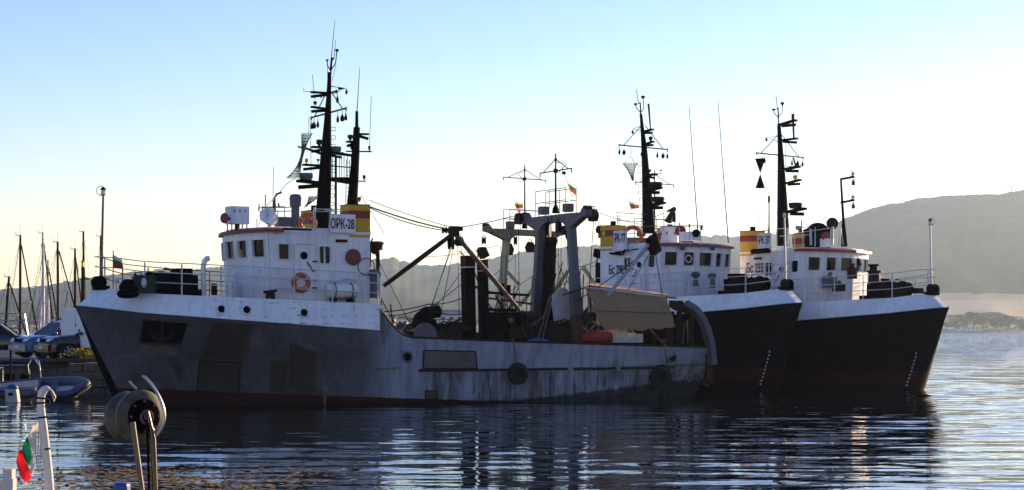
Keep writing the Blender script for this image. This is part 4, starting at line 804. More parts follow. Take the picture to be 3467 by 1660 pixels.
for a, b in (((2570, 783), (2625, 778)), ((2570, 792), (2630, 788)), ((2630, 775), (2740, 770)), ((2690, 790), (2820, 772)), ((2640, 800), (2745, 795))): mb = MB(); mb.tube([B3.U(*a, -1.5), B3.U(*b, -1.5)], .02, 5); mb.build('rail', 'white_rail', rr)
tubes(R3, B3, 'roof_aerial', 'rail_brown', [([(2604, 790), (2604, 664)], [.045, .03], 0), ([(2604, 686), (2604, 664)], .07, 0), ([(2713, 785), (2715, 745)], .035, 0), ([(2698, 772), (2708, 772), (2712, 790)], .12, 0)])
mb = MB(); mb.box(B3.U(2588, 818, -2.64), (.84, .05, .80)); mb.build('number_board', 'white', R3); lettering('РК 37', .42, .72, B3.U(2588, 812, -2.68), 0, R3)
mb = MB(); mb.tube([B3.U(2546, 853, -2.62), B3.U(2606, 847, -2.62)], .13, 8); mb.build('rolled_cover', 'black', R3, 50)
lettering('Бс 255', .5, 1.08, B3.U(2556, 907, -2.53), 0, R3)
mb = MB(); c = B3.U(2905, 888, 1.0); mb.lathe(c-Vector((0, 0, .16)), (0, 0, 1), [(0, .2), (.05, .19), (.2, .12), (.3, .1), (.34, .04)], 14); mb.tube([c+Vector((0, 0, .17)), c+Vector((-.05, 0, .3)), c+Vector((-.4, 0, .3))], .03, 6); mb.build('ship_bell', 'black', R3, 50)
for u, v, w_, h_, y in ((2808, 955, .6, .7, -1.5), (2885, 925, .3, .7, -.6), (2840, 975, .5, .5, -1.2)):
    mb = MB(); c = B3.U(u, v, y); mb.box(c, (w_, .4, h_*.8)); mb.tube([c+Vector((0, 0, h_*.4)), c+Vector((.1, 0, h_*.65))], .1, 8); mb.build('deck_box', 'grey' if u < 2820 else 'brown', R3)
mb = MB(); mb.lathe(B3.U(2960, 960, -.8), (0, 0, 1), [(0, .3), (.5, .26), (.52, .36), (.62, .36)], 14); mb.lathe(B3.U(2958, 930, -.4), (0, 0, 1), [(0, .22), (.4, .2), (.45, .28), (.5, .28)], 12); mb.build('winch_post', 'brown', R3, 40)
mb = MB(); mb.box(B3.U(3105, 985, -.4), (.45, .4, .25)); mb.build('bitts', 'black', R3)
gantry(R3, -19.0, 1.45, 7.78, 2.0, 1.3, 2.9, 'grey', 'grey'); yard_pole(R3, -19.0, 7.75, 11.4, 1.5)
# draught marks on both black stems
for fr, R in ((B2, R2), (B3, R3)):
    mb = MB()
    for k in range(10):
        z = .05+k*.17
        if fr is B2: z -= .1
        for q0 in (.62,):
            p = hull_pt(q0+.15*(k % 2)*.2, z, -1, .006); mb.box(p, (.10, .02, .085), -.25)
    mb.build('draught_mark', 'white_rail', R)
# ------------------------------------------------------------------ loose things on and about the trawlers
def lifebuoy(pos, nrm, label, R=.36, r=.09):
    e = empty('lifebuoy', pos, 0, label, 'lifebuoy', 'orange lifebuoys'); n = Vector(nrm).normalized()
    mb = MB(); mb.torus((0, 0, 0), n, R-r, r, 28, 10); mb.build('ring', 'orange', e, 60)
    u = n.cross(Vector((0, 0, 1))).normalized(); w_ = u.cross(n)
    for k in range(4):
        t = PI/4+k*PI/2; d = u*math.cos(t)+w_*math.sin(t); mb = MB(); mb.torus(d*(R-r), Vector((-d.z, 0, d.x)) if abs(d.y) < .1 else n.cross(d), r*1.04, .02, 12, 5); mb.build('reflective_band', 'white_rail', e)
    mb = MB(); mb.torus((0, 0, 0), n, R+.02, .012, 28, 4); mb.build('grab_line', 'rope', e)
    return e
lifebuoy(B1.W(B1.U(1019, 958, 2.95)), B1.l, 'orange lifebuoy hung on the rail before the near trawler\'s white wheelhouse door')
lifebuoy(B1.W(B1.U(1041, 757, 1.6)), B1.l+B1.f*.8, 'orange lifebuoy on the wheelhouse roof beside the small yellow funnel and black mast', .38)
lifebuoy(B2.W(B2.U(2142, 800, -2.2)), -B2.l*.6+B2.f*.8, 'dull orange lifebuoy on the middle trawler\'s roof right of its PK-77 board', .52, .1)
def tyre(pos, nrm, label, R):
    e = empty('tyre_fender', pos, 0, label, 'tyre fender', 'tyres hung along the trawler\'s side'); n = Vector(nrm).normalized()
    mb = MB(); mb.lathe(-n*.13, n, [(0, R*.52), (.0, R*.8), (.05, R), (.21, R), (.26, R*.8), (.26, R*.52), (.2, R*.5), (.06, R*.5)], 26); 
    mb.build('tyre', 'rubber', e, 40)
    mb = MB(); u = n.cross(Vector((0, 0, 1))).normalized()
    for k in range(22):
        t = 2*PI*k/22; d = u*math.cos(t)+u.cross(n)*math.sin(t); mb.bar(d*(R+.006)-n*.09, d*(R+.006)+n*.09, .03, .02, d)
    mb.build('tread_block', 'rubber', e)
for u, v, R, lab in ((1748, 1265, .42, 'dark tyre fender hung on the near trawler\'s side below its gantry'), (2230, 1277, .50, 'ribbed tyre fender with open centre hung near the grey trawler\'s stern')):
    p = hull_under(B1, u, v, 1); tyre(B1.W(p+Vector((0, .16, 0))), B1.l+Vector((0, 0, .1)), lab, R)
lr = empty('life_raft', B1.W(B1.U(1157, 985, 2.75)), B1.h, 'white life raft canister lashed outside the near trawler\'s wheelhouse', 'life raft')
mb = MB(); mb.lathe((-.62, 0, 0), (1, 0, 0), [(0, .1), (.03, .22), (.1, .29), (.58, .3), (.6, .32), (.66, .32), (.68, .3), (1.14, .29), (1.21, .22), (1.24, .1)], 18); mb.build('canister', 'white', lr, 50)
for x in (-.35, .35):
    mb = MB(); mb.torus((x, 0, 0), (1, 0, 0), .305, .018, 18, 5); mb.build('strap', 'black', lr)
    mb = MB(); mb.box((x, 0, -.36), (.1, .6, .14)); mb.build('cradle', 'brown', lr)
mb = MB(); mb.tube([(-.6, .1, .42), (-.1, .1, .45), (.3, .1, .34), (.55, .1, .3)], .05, 7); mb.build('folded_painter', 'white_rail', lr)
# jerrycans on the fore deck
for k, (u, lab) in enumerate(((468, 'dark green jerrycan at the bow rail, left of its pair'), (506, 'dark green jerrycan at the bow rail, right of its pair'))):
    p = B1.U(u, 965, 1.9); e = empty('jerrycan', B1.W(p), B1.h, lab, 'jerrycan', 'green jerrycans by the bow rail')
    mb = MB(); mb.box((0, 0, 0), (.40, .34, .62)); mb.box((0, 0, .33), (.30, .26, .06)); mb.build('can', 'green', e)
    mb = MB(); mb.tube([(-.13, 0, .34), (-.1, 0, .46), (.1, 0, .46), (.13, 0, .34)], .025, 6); mb.build('handle', 'green', e)
    mb = MB(); mb.lathe((.14, .1, .34), (0, 0, 1), [(0, .05), (.07, .05)], 8); mb.build('cap', 'black', e)
p = B1.U(437, 978, 1.8); tag(MB().torus(B1.W(p), (.2, .4, 1), .26, .12, 20, 8).torus(B1.W(p)+Vector((.03, .05, .17)), (.1, .3, 1), .22, .11, 18, 6).torus(B1.W(p)+Vector((-.03, .0, -.17)), (-.1, .2, 1), .3, .12, 18, 6).build('rope_coil', 'black', None, 60), 'coil of dark mooring rope on the foredeck left of two green jerrycans', 'rope coil')
p = B1.W(B1.U(487, 958, 2.15)); mb = MB(); mb.ball(p, .2, 12, (.5, .35, .9)); tag(mb.build('fuel_bottle', 'white_rail', None, 60), 'pale bottle standing between the two green jerrycans at the bow', 'bottle')
# canopy over the stern deck, canvas sheet, crates, tub, bundles
def cloth(name, rows, mat, label, cat, wob=.04, thick=.012, parent=None):
    rows = [[Vector(p)+Vector((rng.normal(0, wob*.35), rng.normal(0, wob*.35), rng.normal(0, wob*.5))) for p in r] for r in rows]
    mb = MB(); mb.grid(rows); o = mb.build(name, mat, parent, 80); sm = o.modifiers.new('s', 'SUBSURF'); sm.levels = sm.render_levels = 1
    so = o.modifiers.new('t', 'SOLIDIFY'); so.thickness = thick; tag(o, label, cat); return o
def lerp4(a, b, c, d, n, m):
    a, b, c, d = map(Vector, (a, b, c, d)); return [[a.lerp(b, i/n).lerp(d.lerp(c, i/n), j/m) for j in range(m+1)] for i in range(n+1)]
can = empty('canopy', B1.W(B1.U(2120, 1040, 2.3)), 0, 'tan canvas awning stretched over the grey trawler\'s stern deck, hem laced with rope', 'awning')
co_ = Vector(can.location)
E1 = lambda u, v, y: B1.W(B1.U(u, v, y))-co_
for nm, quad, w_ in (('side_sheet', (E1(1984, 975, 2.35), E1(2252, 1006, 2.35), E1(2290, 1108, 2.8), E1(2042, 1108, 2.75)), .10), ('top_sheet', (E1(1984, 975, 2.35), E1(2252, 1006, 2.35), E1(2262, 996, 1.0), E1(1990, 955, .2)), .05)):
    rows = lerp4(*quad, 14, 8)
    if nm == 'side_sheet':
        for i, r in enumerate(rows):
            r[-1] -= Vector((0, 0, .14*math.sin(i/14*PI)+.06*math.sin(i*1.9))); 
            for j in range(1, 8): r[j] += Vector((0, -.13*math.sin(j/8*PI)*(.6+.4*math.sin(i*1.1+j*.5)), -.03*math.sin(i*1.3)))
    o = cloth(nm, rows, 'canvas', None, None, w_, parent=can); del o
mb = MB(); mb.tube([E1(2022+240*t, 1052+9*t+.8*math.sin(t*40), 2.74) for t in np.linspace(0, 1, 40)], .018, 5); mb.build('hem_lacing', 'rope', can)
mb = MB(); mb.tube([E1(1984, 975, 2.36), E1(2060, 982, 2.36), E1(2160, 995, 2.36), E1(2252, 1006, 2.36)], .055, 6); mb.build('folded_edge', 'canvas_w', can, 60)
mb = MB(); mb.grid(lerp4(E1(1984, 976, 2.3), E1(2036, 1106, 2.7), E1(2000, 1090, .6), E1(1984, 976, .8), 4, 4)); mb.build('end_sheet', 'canvas', can)
pts = [(1870, 1000), (1888, 985), (1908, 972), (1925, 984), (1942, 997), (1955, 1005)]
rows = [[B1.W(B1.U(u+(i*.5 if u > 1900 else i*1.2-4), v+(1098-v)*i/8+3*math.sin(i*2+u), 1.1+.05*math.sin(i*1.3+u*.1))) for u, v in pts] for i in range(9)]
cloth('canvas_sheet', rows, 'canvas_w', 'off-white canvas sheet hanging between the grey gantry legs', 'canvas sheet', .03)
def crate(pos, rz, d, label):
    e = empty('fish_crate', pos, rz, label, 'crate', 'pale fish crates on the stern deck'); x, y, z = d
    for s in (-1, 1):
        mb = MB(); mb.box((s*x/2, 0, z/2), (.03, y, z)); mb.build('end_wall', 'crate', e)
        for k in range(6): mb = MB(); mb.box((0, s*y/2, .04+k*(z-.06)/5), (x, .025, (z-.06)/5*.62)); mb.build('slat', 'crate', e)
        for sx in (-.25, .25): mb = MB(); mb.box((sx*x, s*(y/2+.012), z/2), (.05, .03, z)); mb.build('rib', 'crate', e)
    mb = MB(); mb.box((0, 0, .015), (x, y, .03)); mb.build('bottom', 'crate', e)
for u, v, d, lab in ((2090, 1160, (.62, .5, .52), 'tall grey fish crate left of two white ones on the stern deck'), (2122, 1160, (.52, .5, .40), 'white fish crate in the middle of a row of three on the stern deck'), (2148, 1160, (.50, .5, .36), 'lowest white fish crate at the right of a row of three')):
    crate(B1.W(B1.U(u, v, 2.2)), B1.h, d, lab)
p = B1.W(B1.U(2022, 1157, 2.2)); e = empty('red_tub', p, B1.h, 'red plastic tub lying among ropes below the tan awning', 'tub')
mb = MB(); mb.lathe((-.75, 0, .16), (1, 0, 0), [(0, .08), (.1, .2), (.5, .30), (1.1, .30), (1.4, .2), (1.5, .1)], 14); mb.build('shell', 'redplastic', e, 60); mb = MB(); mb.tube([(-.5, .25, .2), (0, .32, .3), (.5, .26, .2)], .03, 6); mb.build('tub_rim', 'rope', e)
mb = MB(); P_ = [B1.W(B1.U(u, v, 2.1+.1*math.sin(u))) for u, v in ((1972, 1108), (1990, 1122), (2010, 1128), (2030, 1110), (2015, 1100), (1995, 1118), (1985, 1135), (2020, 1138), (2050, 1118), (2062, 1130), (2068, 1145))]; mb.tube(P_, .035, 6)
tag(mb.build('purple_rope', 'purple', None, 60), 'loose purple rope heaped above the red tub', 'rope')
mb = MB(); mb.ball(B1.W(B1.U(1822, 1153, 2.4)), .42, 14, (1, .6, .22)); tag(mb.build('blue_bundle', 'blue', None, 60), 'blue plastic bundle lying on the bulwark at the gantry foot', 'bundle')
mb = MB(); c = B1.W(B1.U(2210, 1130, .8))
for k in range(60):
    t = rng.normal(0, 1, 3); mb.tube([c+Vector((t[0]*.7, t[1]*.5, abs(t[2])*.2-.5)), c+Vector((t[0]*.7+rng.normal(0, .4), t[1]*.5+rng.normal(0, .4), abs(t[2])*.28-.35)), c+Vector((t[0]*.7+rng.normal(0, .4), t[1]*.5, -.6))], .05, 5)
tag(mb.build('net_heap', 'black', None, 60), 'dark heap of trawl net under the tan awning', 'net')
# nets and shapes hung from the masts
def net_funnel(label, px, fr, y, w0):
    n = len(px); rows = []
    for i, (u, v, w_) in enumerate(px):
        c = fr.W(fr.U(u, v, y)); rows.append([c+(fr.f*math.cos(t)+fr.l*math.sin(t))*w_ for t in np.linspace(0, 2*PI, 11)])
    mb = MB(); mb.grid(rows); o = mb.build('hung_net', 'netting', None, 80)
    wf = o.modifiers.new('w', 'SUBSURF'); wf.levels = wf.render_levels = 1; wf = o.modifiers.new('wire', 'WIREFRAME'); wf.thickness = .02
    for i in (0, n-1):
        pass
    tag(o, label, 'net', 'nets drying from the masts'); return o
net_funnel('long dark fishing net hung to dry left of the tall black mast', [(1040, 452, .22), (1034, 468, .17), (1030, 490, .10), (1026, 515, .05), (1018, 545, .05), (1010, 570, .10), (1001, 590, .18), (995, 603, .30)], B1, 0, .2)
net_funnel('small pale net funnel hung left of the middle trawler\'s mast', [(2133, 552, .40), (2134, 560, .34), (2136, 575, .18), (2139, 592, .1), (2143, 612, .05)], B2, 0, .3)
net_funnel('tiny pale net cone hanging above the near trawler\'s roof', [(1062, 666, .2), (1056, 676, .15), (1045, 690, .05), (1032, 702, .02)], B1, .5, .3)
for fr, pts, y in ((B1, ((1050, 395), (1054, 600)), 0), (B1, ((1046, 395), (1045, 456)), 0), (B1, ((1000, 604), (968, 625), (940, 660), (905, 695), (880, 740)), .2), (B2, ((2133, 502), (2134, 530)), 0), (B2, ((2134, 530), (2117, 552)), 0), (B2, ((2134, 530), (2150, 552)), 0), (B2, ((2136, 505), (2175, 735)), 0)):
    mb = MB(); mb.tube([fr.U(*p, y) for p in pts], .011, 4); mb.build('halyard', 'wire', R1 if fr is B1 else R2)
mb = MB(); mb.tube([B3.U(2574, 528, -.2), B3.U(2574, 590, -.2), B3.U(2571, 780, -.2)], .014, 4); mb.build('halyard', 'wire', R3)
for v0, v1, up, lab in ((538, 584, 0, 'upper black cone day shape, point down, on the far trawler\'s halyard'), (592, 637, 1, 'lower black cone day shape, point up, below its twin')):
    a, b = B3.W(B3.U(2574, v0, -.2)), B3.W(B3.U(2574, v1, -.2)); h = a.z-b.z; mb = MB()
    mb.lathe(b, (0, 0, 1), [(0, .02), (h, .27)] if not up else [(0, .25), (h, .02)], 16); tag(mb.build('day_shape', 'black', None, 30), lab, 'day shape', 'cone day shapes on the halyard')
# pulley blocks
PB = [(B1, 1527, 822, 1.4, .30, 'large pulley block hanging below the rusty derrick head'), (B1, 1555, 818, 1.3, .2, 'small pulley block on the derrick just right of the large one'), (B1, 1505, 780, 1.6, .14, 'pulley block at the end of the thick derrick topping wire'),
      (B1, 1756, 742, -2.7, .26, 'pulley block hung under the left wing of the grey gantry'), (B1, 2008, 730, 2.65, .27, 'pulley block hung under the right wing of the grey gantry'), (B1, 1856, 778, -.3, .34, 'dark pulley block inside the grey gantry, beside its left leg'), (B1, 1891, 768, .5, .30, 'round grey pulley block hung mid-way inside the gantry'),
      (B1, 1915, 780, 1.0, .2, 'tilted narrow block against the right leg inside the grey gantry'),
      (B2, 1638, 815, -2.6, .22, 'pulley block under the left wing tip of the cream gantry'), (B2, 1721, 845, -.6, .34, 'large teardrop block hanging below the cream gantry beam'), (B2, 1745, 815, -.2, .3, 'block jammed close under the middle of the cream beam'), (B2, 1795, 838, .6, .3, 'single block hung near the grey gantry\'s left leg, behind it'), (B2, 1727, 778, -.4, .28, 'pointed block standing on top of the cream beam'),
      (B2, 1875, 815, 2.4, .26, 'block under the right wing of the cream gantry, seen between grey legs'), (B2, 1925, 800, 2.2, .2, 'small block at the head of the cream boom between the grey legs'), (B2, 2030, 778, -2.4, .2, 'small block beside the yellow funnel of the middle trawler')]
for fr, u, v, y, r, lab in PB: pulley(lab, fr.W(fr.U(u, v, y)), r)
# flags
Wp = lambda fr, u, v, y: fr.W(fr.U(u, v, y))
bulgar_flag([Wp(B1, 384, 862, 1.2), Wp(B1, 384, 908, 1.2), Wp(B1, 415, 882, 1.4), Wp(B1, 416, 910, 1.4)], 'small tricolour flag flying at the near trawler\'s bow rail')
tubes(R1, B1, 'flag_staff', 'rail_brown', [([(383, 978), (383, 848)], .02, 1.2)])
bulgar_flag([Wp(B1, 1919, 608, .4), Wp(B1, 1932, 648, .4), Wp(B1, 1950, 632, .6), Wp(B1, 1954, 665, .6)], 'drooping tricolour flag flying right of the grey gantry\'s pole')
mb = MB(); mb.tube([B1.U(1903, 560, .4), B1.U(1909, 588, .4), B1.U(1919, 608, .4), B1.U(1940, 680, .4)], .012, 4); mb.box(B1.U(1909, 586, .4), (.12, .12, .12)); mb.build('halyard', 'wire', R1)
bulgar_flag([Wp(B2, 1740, 682, -.2), Wp(B2, 1747, 707, -.2), Wp(B2, 1771, 686, .2), Wp(B2, 1770, 707, .2)], 'tricolour flag on the cream gantry\'s pole, left of the grey gantry')
bulgar_flag([Wp(B3, 2129, 680, -.3), Wp(B3, 2136, 708, -.3), Wp(B3, 2162, 692, .2), Wp(B3, 2163, 706, .2)], 'tricolour flag left of the middle trawler\'s tall black mast')
mb = MB(); mb.tube([B3.U(2124, 645, -.3), B3.U(2129, 680, -.3), B3.U(2142, 745, -.3)], .012, 4); mb.build('halyard', 'wire', R3)

# nets, floats and chain piled along the working deck
def net_pile(fr, u, v, y, w_, h_, label, mat, n=70):
    c = fr.W(fr.U(u, v, y)); mb = MB(); mb.ball(c, 1.0, 12, (w_*.9, w_*.6, h_*.8)); mb.v = [(x+rng.normal(0, .04), y_+rng.normal(0, .04), z+rng.normal(0, .05)) for x, y_, z in mb.v]
    for k in range(n):
        t = rng.uniform(0, 2*PI); e_ = rng.uniform(0, 1)
        p = c+Vector((math.cos(t)*w_*e_, math.sin(t)*w_*.7*e_, h_*math.sqrt(max(0, 1-e_*e_))*.95)); q = p+Vector((rng.normal(0, .22), rng.normal(0, .22), rng.normal(0, .06))); r_ = q+Vector((rng.normal(0, .2), rng.normal(0, .2), -.12)); mb.tube([p, q, r_], .028, 4)
    return tag(mb.build('net_pile', mat), label, 'net', 'nets piled on the work deck')
M['netbrown'] = plain('tarred_net', (.045, .03, .02), .95, scale=14, var=.7); M['netgreen'] = plain('green_net', (.02, .035, .025), .95, scale=14, var=.6)
for u, v, y, w_, h_, lab, m_ in ((1765, 1118, .6, .65, .75, 'brown tarred net heaped at the foot of the grey gantry\'s left leg', 'netbrown'), (1700, 1128, -.3, .6, .6, 'dark green net heaped beside the net drums', 'netgreen'), (1900, 1130, .9, .8, .6, 'dark net pile under the hanging white canvas', 'netbrown'), (1530, 1128, .9, .5, .45, 'low brown net pile left of the two black deck pillars', 'netbrown'), (2080, 1100, .2, .9, .7, 'dark green net mound deep under the tan awning', 'netgreen')): net_pile(B1, u, v, y, w_, h_, lab, m_)
for k, (u, v, y, lab) in enumerate(((1668, 1085, .4, 'orange float on the gear between the pillars and gantry, left one'), (1770, 1070, -.8, 'orange float hung by the grey gantry\'s left leg'), (1730, 1085, .8, 'orange float lying over the right net drum'))):
    mb = MB(); mb.ball(B1.W(B1.U(u, v, y)), .12, 12); tag(mb.build('net_float', 'orange', None, 60), lab, 'float', 'floats on the work deck')
def extra(a, b, s_, r, y0, y1, nm='rigging_line', m_='wire'): mb = MB(); mb.tube(sag(B1.U(*a, y0), B1.U(*b, y1), s_), r, 5); mb.build(nm, m_, R1)
for i in range(26):
    u0, v0 = (rng.uniform(1690, 1790), rng.uniform(940, 1040)) if i % 2 else (rng.uniform(1880, 1990), rng.uniform(880, 1000))
    extra((u0, v0), (u0+rng.uniform(-90, 70), 1145), rng.uniform(-.05, .25), rng.uniform(.012, .03), rng.uniform(-1.8, 1.8), rng.uniform(-1.8, 1.8), 'hanging_rope' if i % 3 else 'rigging_line', 'rope' if i % 3 == 1 else 'wire')
for u, v0, v1, y in ((1848, 735, 900, -.6), (1868, 730, 1000, .0), (1886, 735, 1000, .4), (1918, 735, 900, .8), (1838, 800, 1100, -1.2), (1934, 800, 1050, 1.3), (1695, 830, 1000, -.5), (1715, 860, 1040, .4)):
    extra((u, v0), (u+rng.uniform(-8, 14), v1), 0, .013, y, y*.8)
for a, b in (((1655, 1010), (1800, 1030)), ((1640, 1040), (1785, 1075)), ((1580, 960), (1660, 990)), ((1680, 1000), (1740, 1120)), ((1745, 1000), (1690, 1120))):
    p, q = B1.U(*a, .2), B1.U(*b, -.4); mb = MB(); mb.bar(p, q, .1, .07); mb.build('gear_bracket', 'brown', R1)
# ------------------------------------------------------------------ quay on the left: wall, cars, small craft, yachts
QY, QZ = 88.0, 1.52
M['concrete'] = paint('quay_concrete', (.085, .075, .062), .9, .2, .5, dirt=.6, spec=.1)
M['stone'] = plain('quay_stone', (.12, .095, .072), .9, scale=3, var=.5)
M['asphalt'] = plain('dark_asphalt', (.02, .02, .02), .9)
M['car_black'] = plain('black_car_paint', (.008, .008, .009), .12, spec=.6, var=0)
M['car_blue'] = plain('blue_car_paint', (.05, .12, .26), .2, spec=.6, var=0)
M['car_white'] = plain('white_van_paint', (.62, .62, .64), .3, spec=.5, var=.05)
M['silver'] = plain('silver_trim', (.28, .28, .30), .3, metal=.4)
M['gl'] = plain('hypalon_grey', (.085, .10, .135), .5)
M['leaf'] = translucent('shrub_leaves', (.16, .15, .02), .4)
q = MB(); x0, x1 = -60, -19.5
q.prism([(x0, QY+.35, -1.2), (x1, QY+.35, -1.2), (x1, QY+.35, QZ-.14), (x0, QY+.35, QZ-.14)], (0, 40, 0)); qo = tag(q.build('quay', 'concrete'), kind='structure')
k = MB(); k.box(((x0+x1)/2, QY+.25, QZ-.07), (x1-x0, .9, .16)); k.build('coping', 'concrete', qo)
g = MB(); g.add([(x0, QY+.7, QZ-.02), (x1, QY+.7, QZ-.02), (x1, QY+40, QZ-.02), (x0, QY+40, QZ-.02)], [(0, 1, 2, 3)]); tag(g.build('quay_pavement', 'asphalt'), kind='structure')
X0, X1, YS = at(230, 1230, 83).x, -17.6, 83.0          # stone-faced return of the quay
pr = MB(); pr.box(((X0+X1)/2, YS+3.0, .05), (X1-X0-.1, 5.2, 2.6)); po = tag(pr.build('stone_pier', 'concrete'), kind='structure')
first = None
for r_ in range(6):
    x = X0+(.0 if r_ % 2 else -.0); 
    while x < X1-.05:
        w_ = min(rng.uniform(.55, 1.1), X1-x); zz = -.75+r_*.36
        mb = MB(); mb.box((0, 0, 0), (w_-.045, .5, .32)); 
        mb.v = [(a+rng.normal(0, .012), b+rng.normal(0, .03), c+rng.normal(0, .012)) for a, b, c in mb.v]
        o = mb.build('stone', 'stone', po); o.location = (x+w_/2, YS+.18+rng.normal(0, .02), zz+.16); x += w_
mb = MB(); [mb.box((x0+1.2*k+.6, QY+.30, .7-.75*j+rng.normal(0, .02)), (1.17, .12, .70)) for k in range(34) for j in range(3)]; o = mb.build('wall_block', 'stone', qo)
o['kind'] = 'stuff'
sb = MB()
for k in range(420):
    c = at(285, 1195, 84.5)+Vector((rng.normal(0, .32), rng.normal(0, .3), abs(rng.normal(0, .14))-.15)); a = Vector(rng.normal(0, 1, 3)).normalized()*.07; b = Vector(rng.normal(0, 1, 3)).normalized()*.05
    sb.add([c-a, c+b, c+a, c-b], [(0, 1, 2, 3)])
bo = empty('shrub', at(285, 1210, 84.5), 0, 'yellow-green shrub growing on the quay edge behind the grey bow', 'shrub'); l_ = sb.build('foliage', 'leaf', bo); l_.matrix_parent_inverse = Matrix.Translation(-bo.location)
mb = MB(); [mb.tube([(0, 0, -.1), (rng.normal(0, .15), rng.normal(0, .15), .3)], .015, 4) for _ in range(6)]; mb.build('stem', 'brown', bo)
# cars: a lofted body (side profile x half-width), greenhouse, wheels, lamps, grille
def car(pos, rz, label, paint_, L=4.4, W=1.8, H=1.68, kind='suv', name='parked_car', cat='car', bumper=None, rails=False):
    e = empty(name, pos, rz, label, cat, 'vehicles parked on the quay'); e.scale = (1.08, 1.08, 1.1); hw_ = W/2
    lower = [(L/2, .35, .80), (L/2+.03, .62, .90), (L/2-.05, .82, .92), (L/2-.25, .93, .94), (L/2-1.15, 1.03, .97), (-L/2+.3, 1.06, .98), (-L/2, .95, .95), (-L/2-.02, .4, .9)]
    mb = MB(); xs = np.linspace(-L/2, L/2, 22); rows = []
    def topz(x):
        f = (L/2-x)/L
        return ip(f, [0, .02, .07, .27, .95, 1], [.66, .82, .95, 1.04, 1.08, .98])*H/1.68
    def wid(x):
        f = abs(x)/(L/2); return hw_*(1-.10*max(0, f-.72)/.28*max(0, f-.72)/.28*2.2)
    for x in xs:
        t, w_ = topz(x), wid(x); f = (L/2-x)/L; arch = max(0, 1-((f-.18)/.085)**2, 1-((f-.80)/.085)**2); zb = .26+.40*math.sqrt(max(0, arch))
        half_ = [(0, .3), (w_*.86, .28), (w_*.97, min(zb, .62)+.02), (w_, max(.55, zb+.02)), (w_*.985, t-.16), (w_*.93, t-.03), (w_*.78, t)]
        rows.append([(x, -y, z) for y, z in half_[:0:-1]]+[(x, y, z) for y, z in half_]+[(x, -half_[-1][0], half_[-1][1])])
    rr = rows
    mb.grid(rr)
    for r in (rr[0], rr[-1]): mb.add(r[:-1], [tuple(range(len(r)-1))])
    mb.build('body', paint_, e, 35)
    zt_ = H; zl = 1.05*H/1.68
    st = [(L/2-1.18, zl-.03), (L/2-1.95, zt_-.09), (L/2-2.3, zt_-.01), (-L/2+1.0, zt_), (-L/2+.45, zt_-.06), (-L/2+.10, zl)]
    gh = MB(); ro = [(x, z) for x, z in st]; wl, wt = hw_*.93, hw_*.74
    wz = lambda z: wl+(wt-wl)*(z-zl)/(zt_-zl)
    rows = [[(x, -wz(z), z) for x, z in st], [(x, wz(z), z) for x, z in st]]
    gh.grid([[rows[s][i] for s in (0, 1)] for i in range(len(st))])
    for s in (0, 1): gh.add([rows[s][i] for i in range(len(st))], [tuple(range(len(st)))])
    gh.build('glasshouse', 'carglass', e)
    rf = MB(); rf.grid([[(x, s*(wz(z)+.004), z+.012) for s in (-1, -.5, 0, .5, 1)] for x, z in st[1:5]])
    for s in (-1, 1):
        P_ = [Vector((x, s*(wz(z)+.008), z)) for x, z in st]
        for a, b in ((0, 1), (1, 2), (2, 3), (3, 4), (4, 5)): rf.bar(P_[a], P_[b], .08, .05)
        for f in (.42, .72): a = P_[0].lerp(P_[5], f); b = Vector((a.x, s*(wz(zt_)+.008), zt_-.02)); rf.bar(a, b, .08, .04)
    rf.build('roof', paint_, e, 40)
    if rails:
        for s in (-1, 1): mb = MB(); mb.tube([(L/2-2.2, s*wt*.92, zt_+.03), (L/2-2.3, s*wt*.92, zt_+.08), (-L/2+1.1, s*wt*.92, zt_+.08), (-L/2+.9, s*wt*.92, zt_)], .022, 5); mb.build('roof_rail', 'black', e)
    for sx in (L/2-L*.18, L/2-L*.80):
        for s in (-1, 1):
            t = MB(); t.lathe((sx, s*(hw_-.24), .35), (0, s, 0), [(0, .3), (.02, .345), (.22, .345), (.24, .3), (.24, .23), (.20, .22)], 20); to = t.build('wheel', 'rubber', e, 40)
            t = MB(); 
            for k in range(5): d = Vector((math.cos(k*2*PI/5), 0, math.sin(k*2*PI/5))); t.bar(Vector((sx, s*(hw_-.02), .35))+d*.03, Vector((sx, s*(hw_-.03), .35))+d*.215, .075, .03, (0, 1, 0))
            t.torus((sx, s*(hw_-.03), .35), (0, 1, 0), .215, .015, 20, 5); t.lathe((sx, s*(hw_-.04), .35), (0, s, 0), [(0, .05), (.03, .04)], 8); t.build('rim', 'silver', to)
    for s in (-1, 1):
        h = MB(); h.prism([(L/2+.0, s*.44, .72), (L/2-.02, s*.80, .76), (L/2-.17, s*.86, .90), (L/2-.08, s*.46, .87)], (.035, s*.015, .01)); h.build('headlight', 'lamp_glass', e)
        h = MB(); h.prism([(-L/2, s*.6, .72), (-L/2, s*.86, .72), (-L/2, s*.86, 1.0), (-L/2, s*.66, 1.0)], (-.03, 0, 0)); h.build('tail_light', 'redplastic', e)
        h = MB(); h.ball((L/2-1.35, s*(hw_+.1), 1.1), .11, 8, (.6, 1, .8)); h.build('mirror', paint_, e, 60)
    h = MB(); h.box((L/2+.02, 0, .80), (.05, .66, .16)); h.build('grille', 'black', e)
    h = MB(); h.box((L/2+.03, 0, .47), (.14, W*.92, .26)); h.build('bumper', bumper or paint_, e)
    h = MB(); h.box((L/2+.11, 0, .50), (.02, .5, .11)); h.build('number_plate', 'white_rail', e)
    return e
heading = math.radians(180+38)
car(at(118, 1212, 92.5)-Vector((-1.2, -.3, 0)), math.radians(180+42), 'blue four-wheel-drive car with pale bumper, parked left of the black one', 'car_blue', 4.2, 1.75, 1.68, bumper='silver', rails=True)
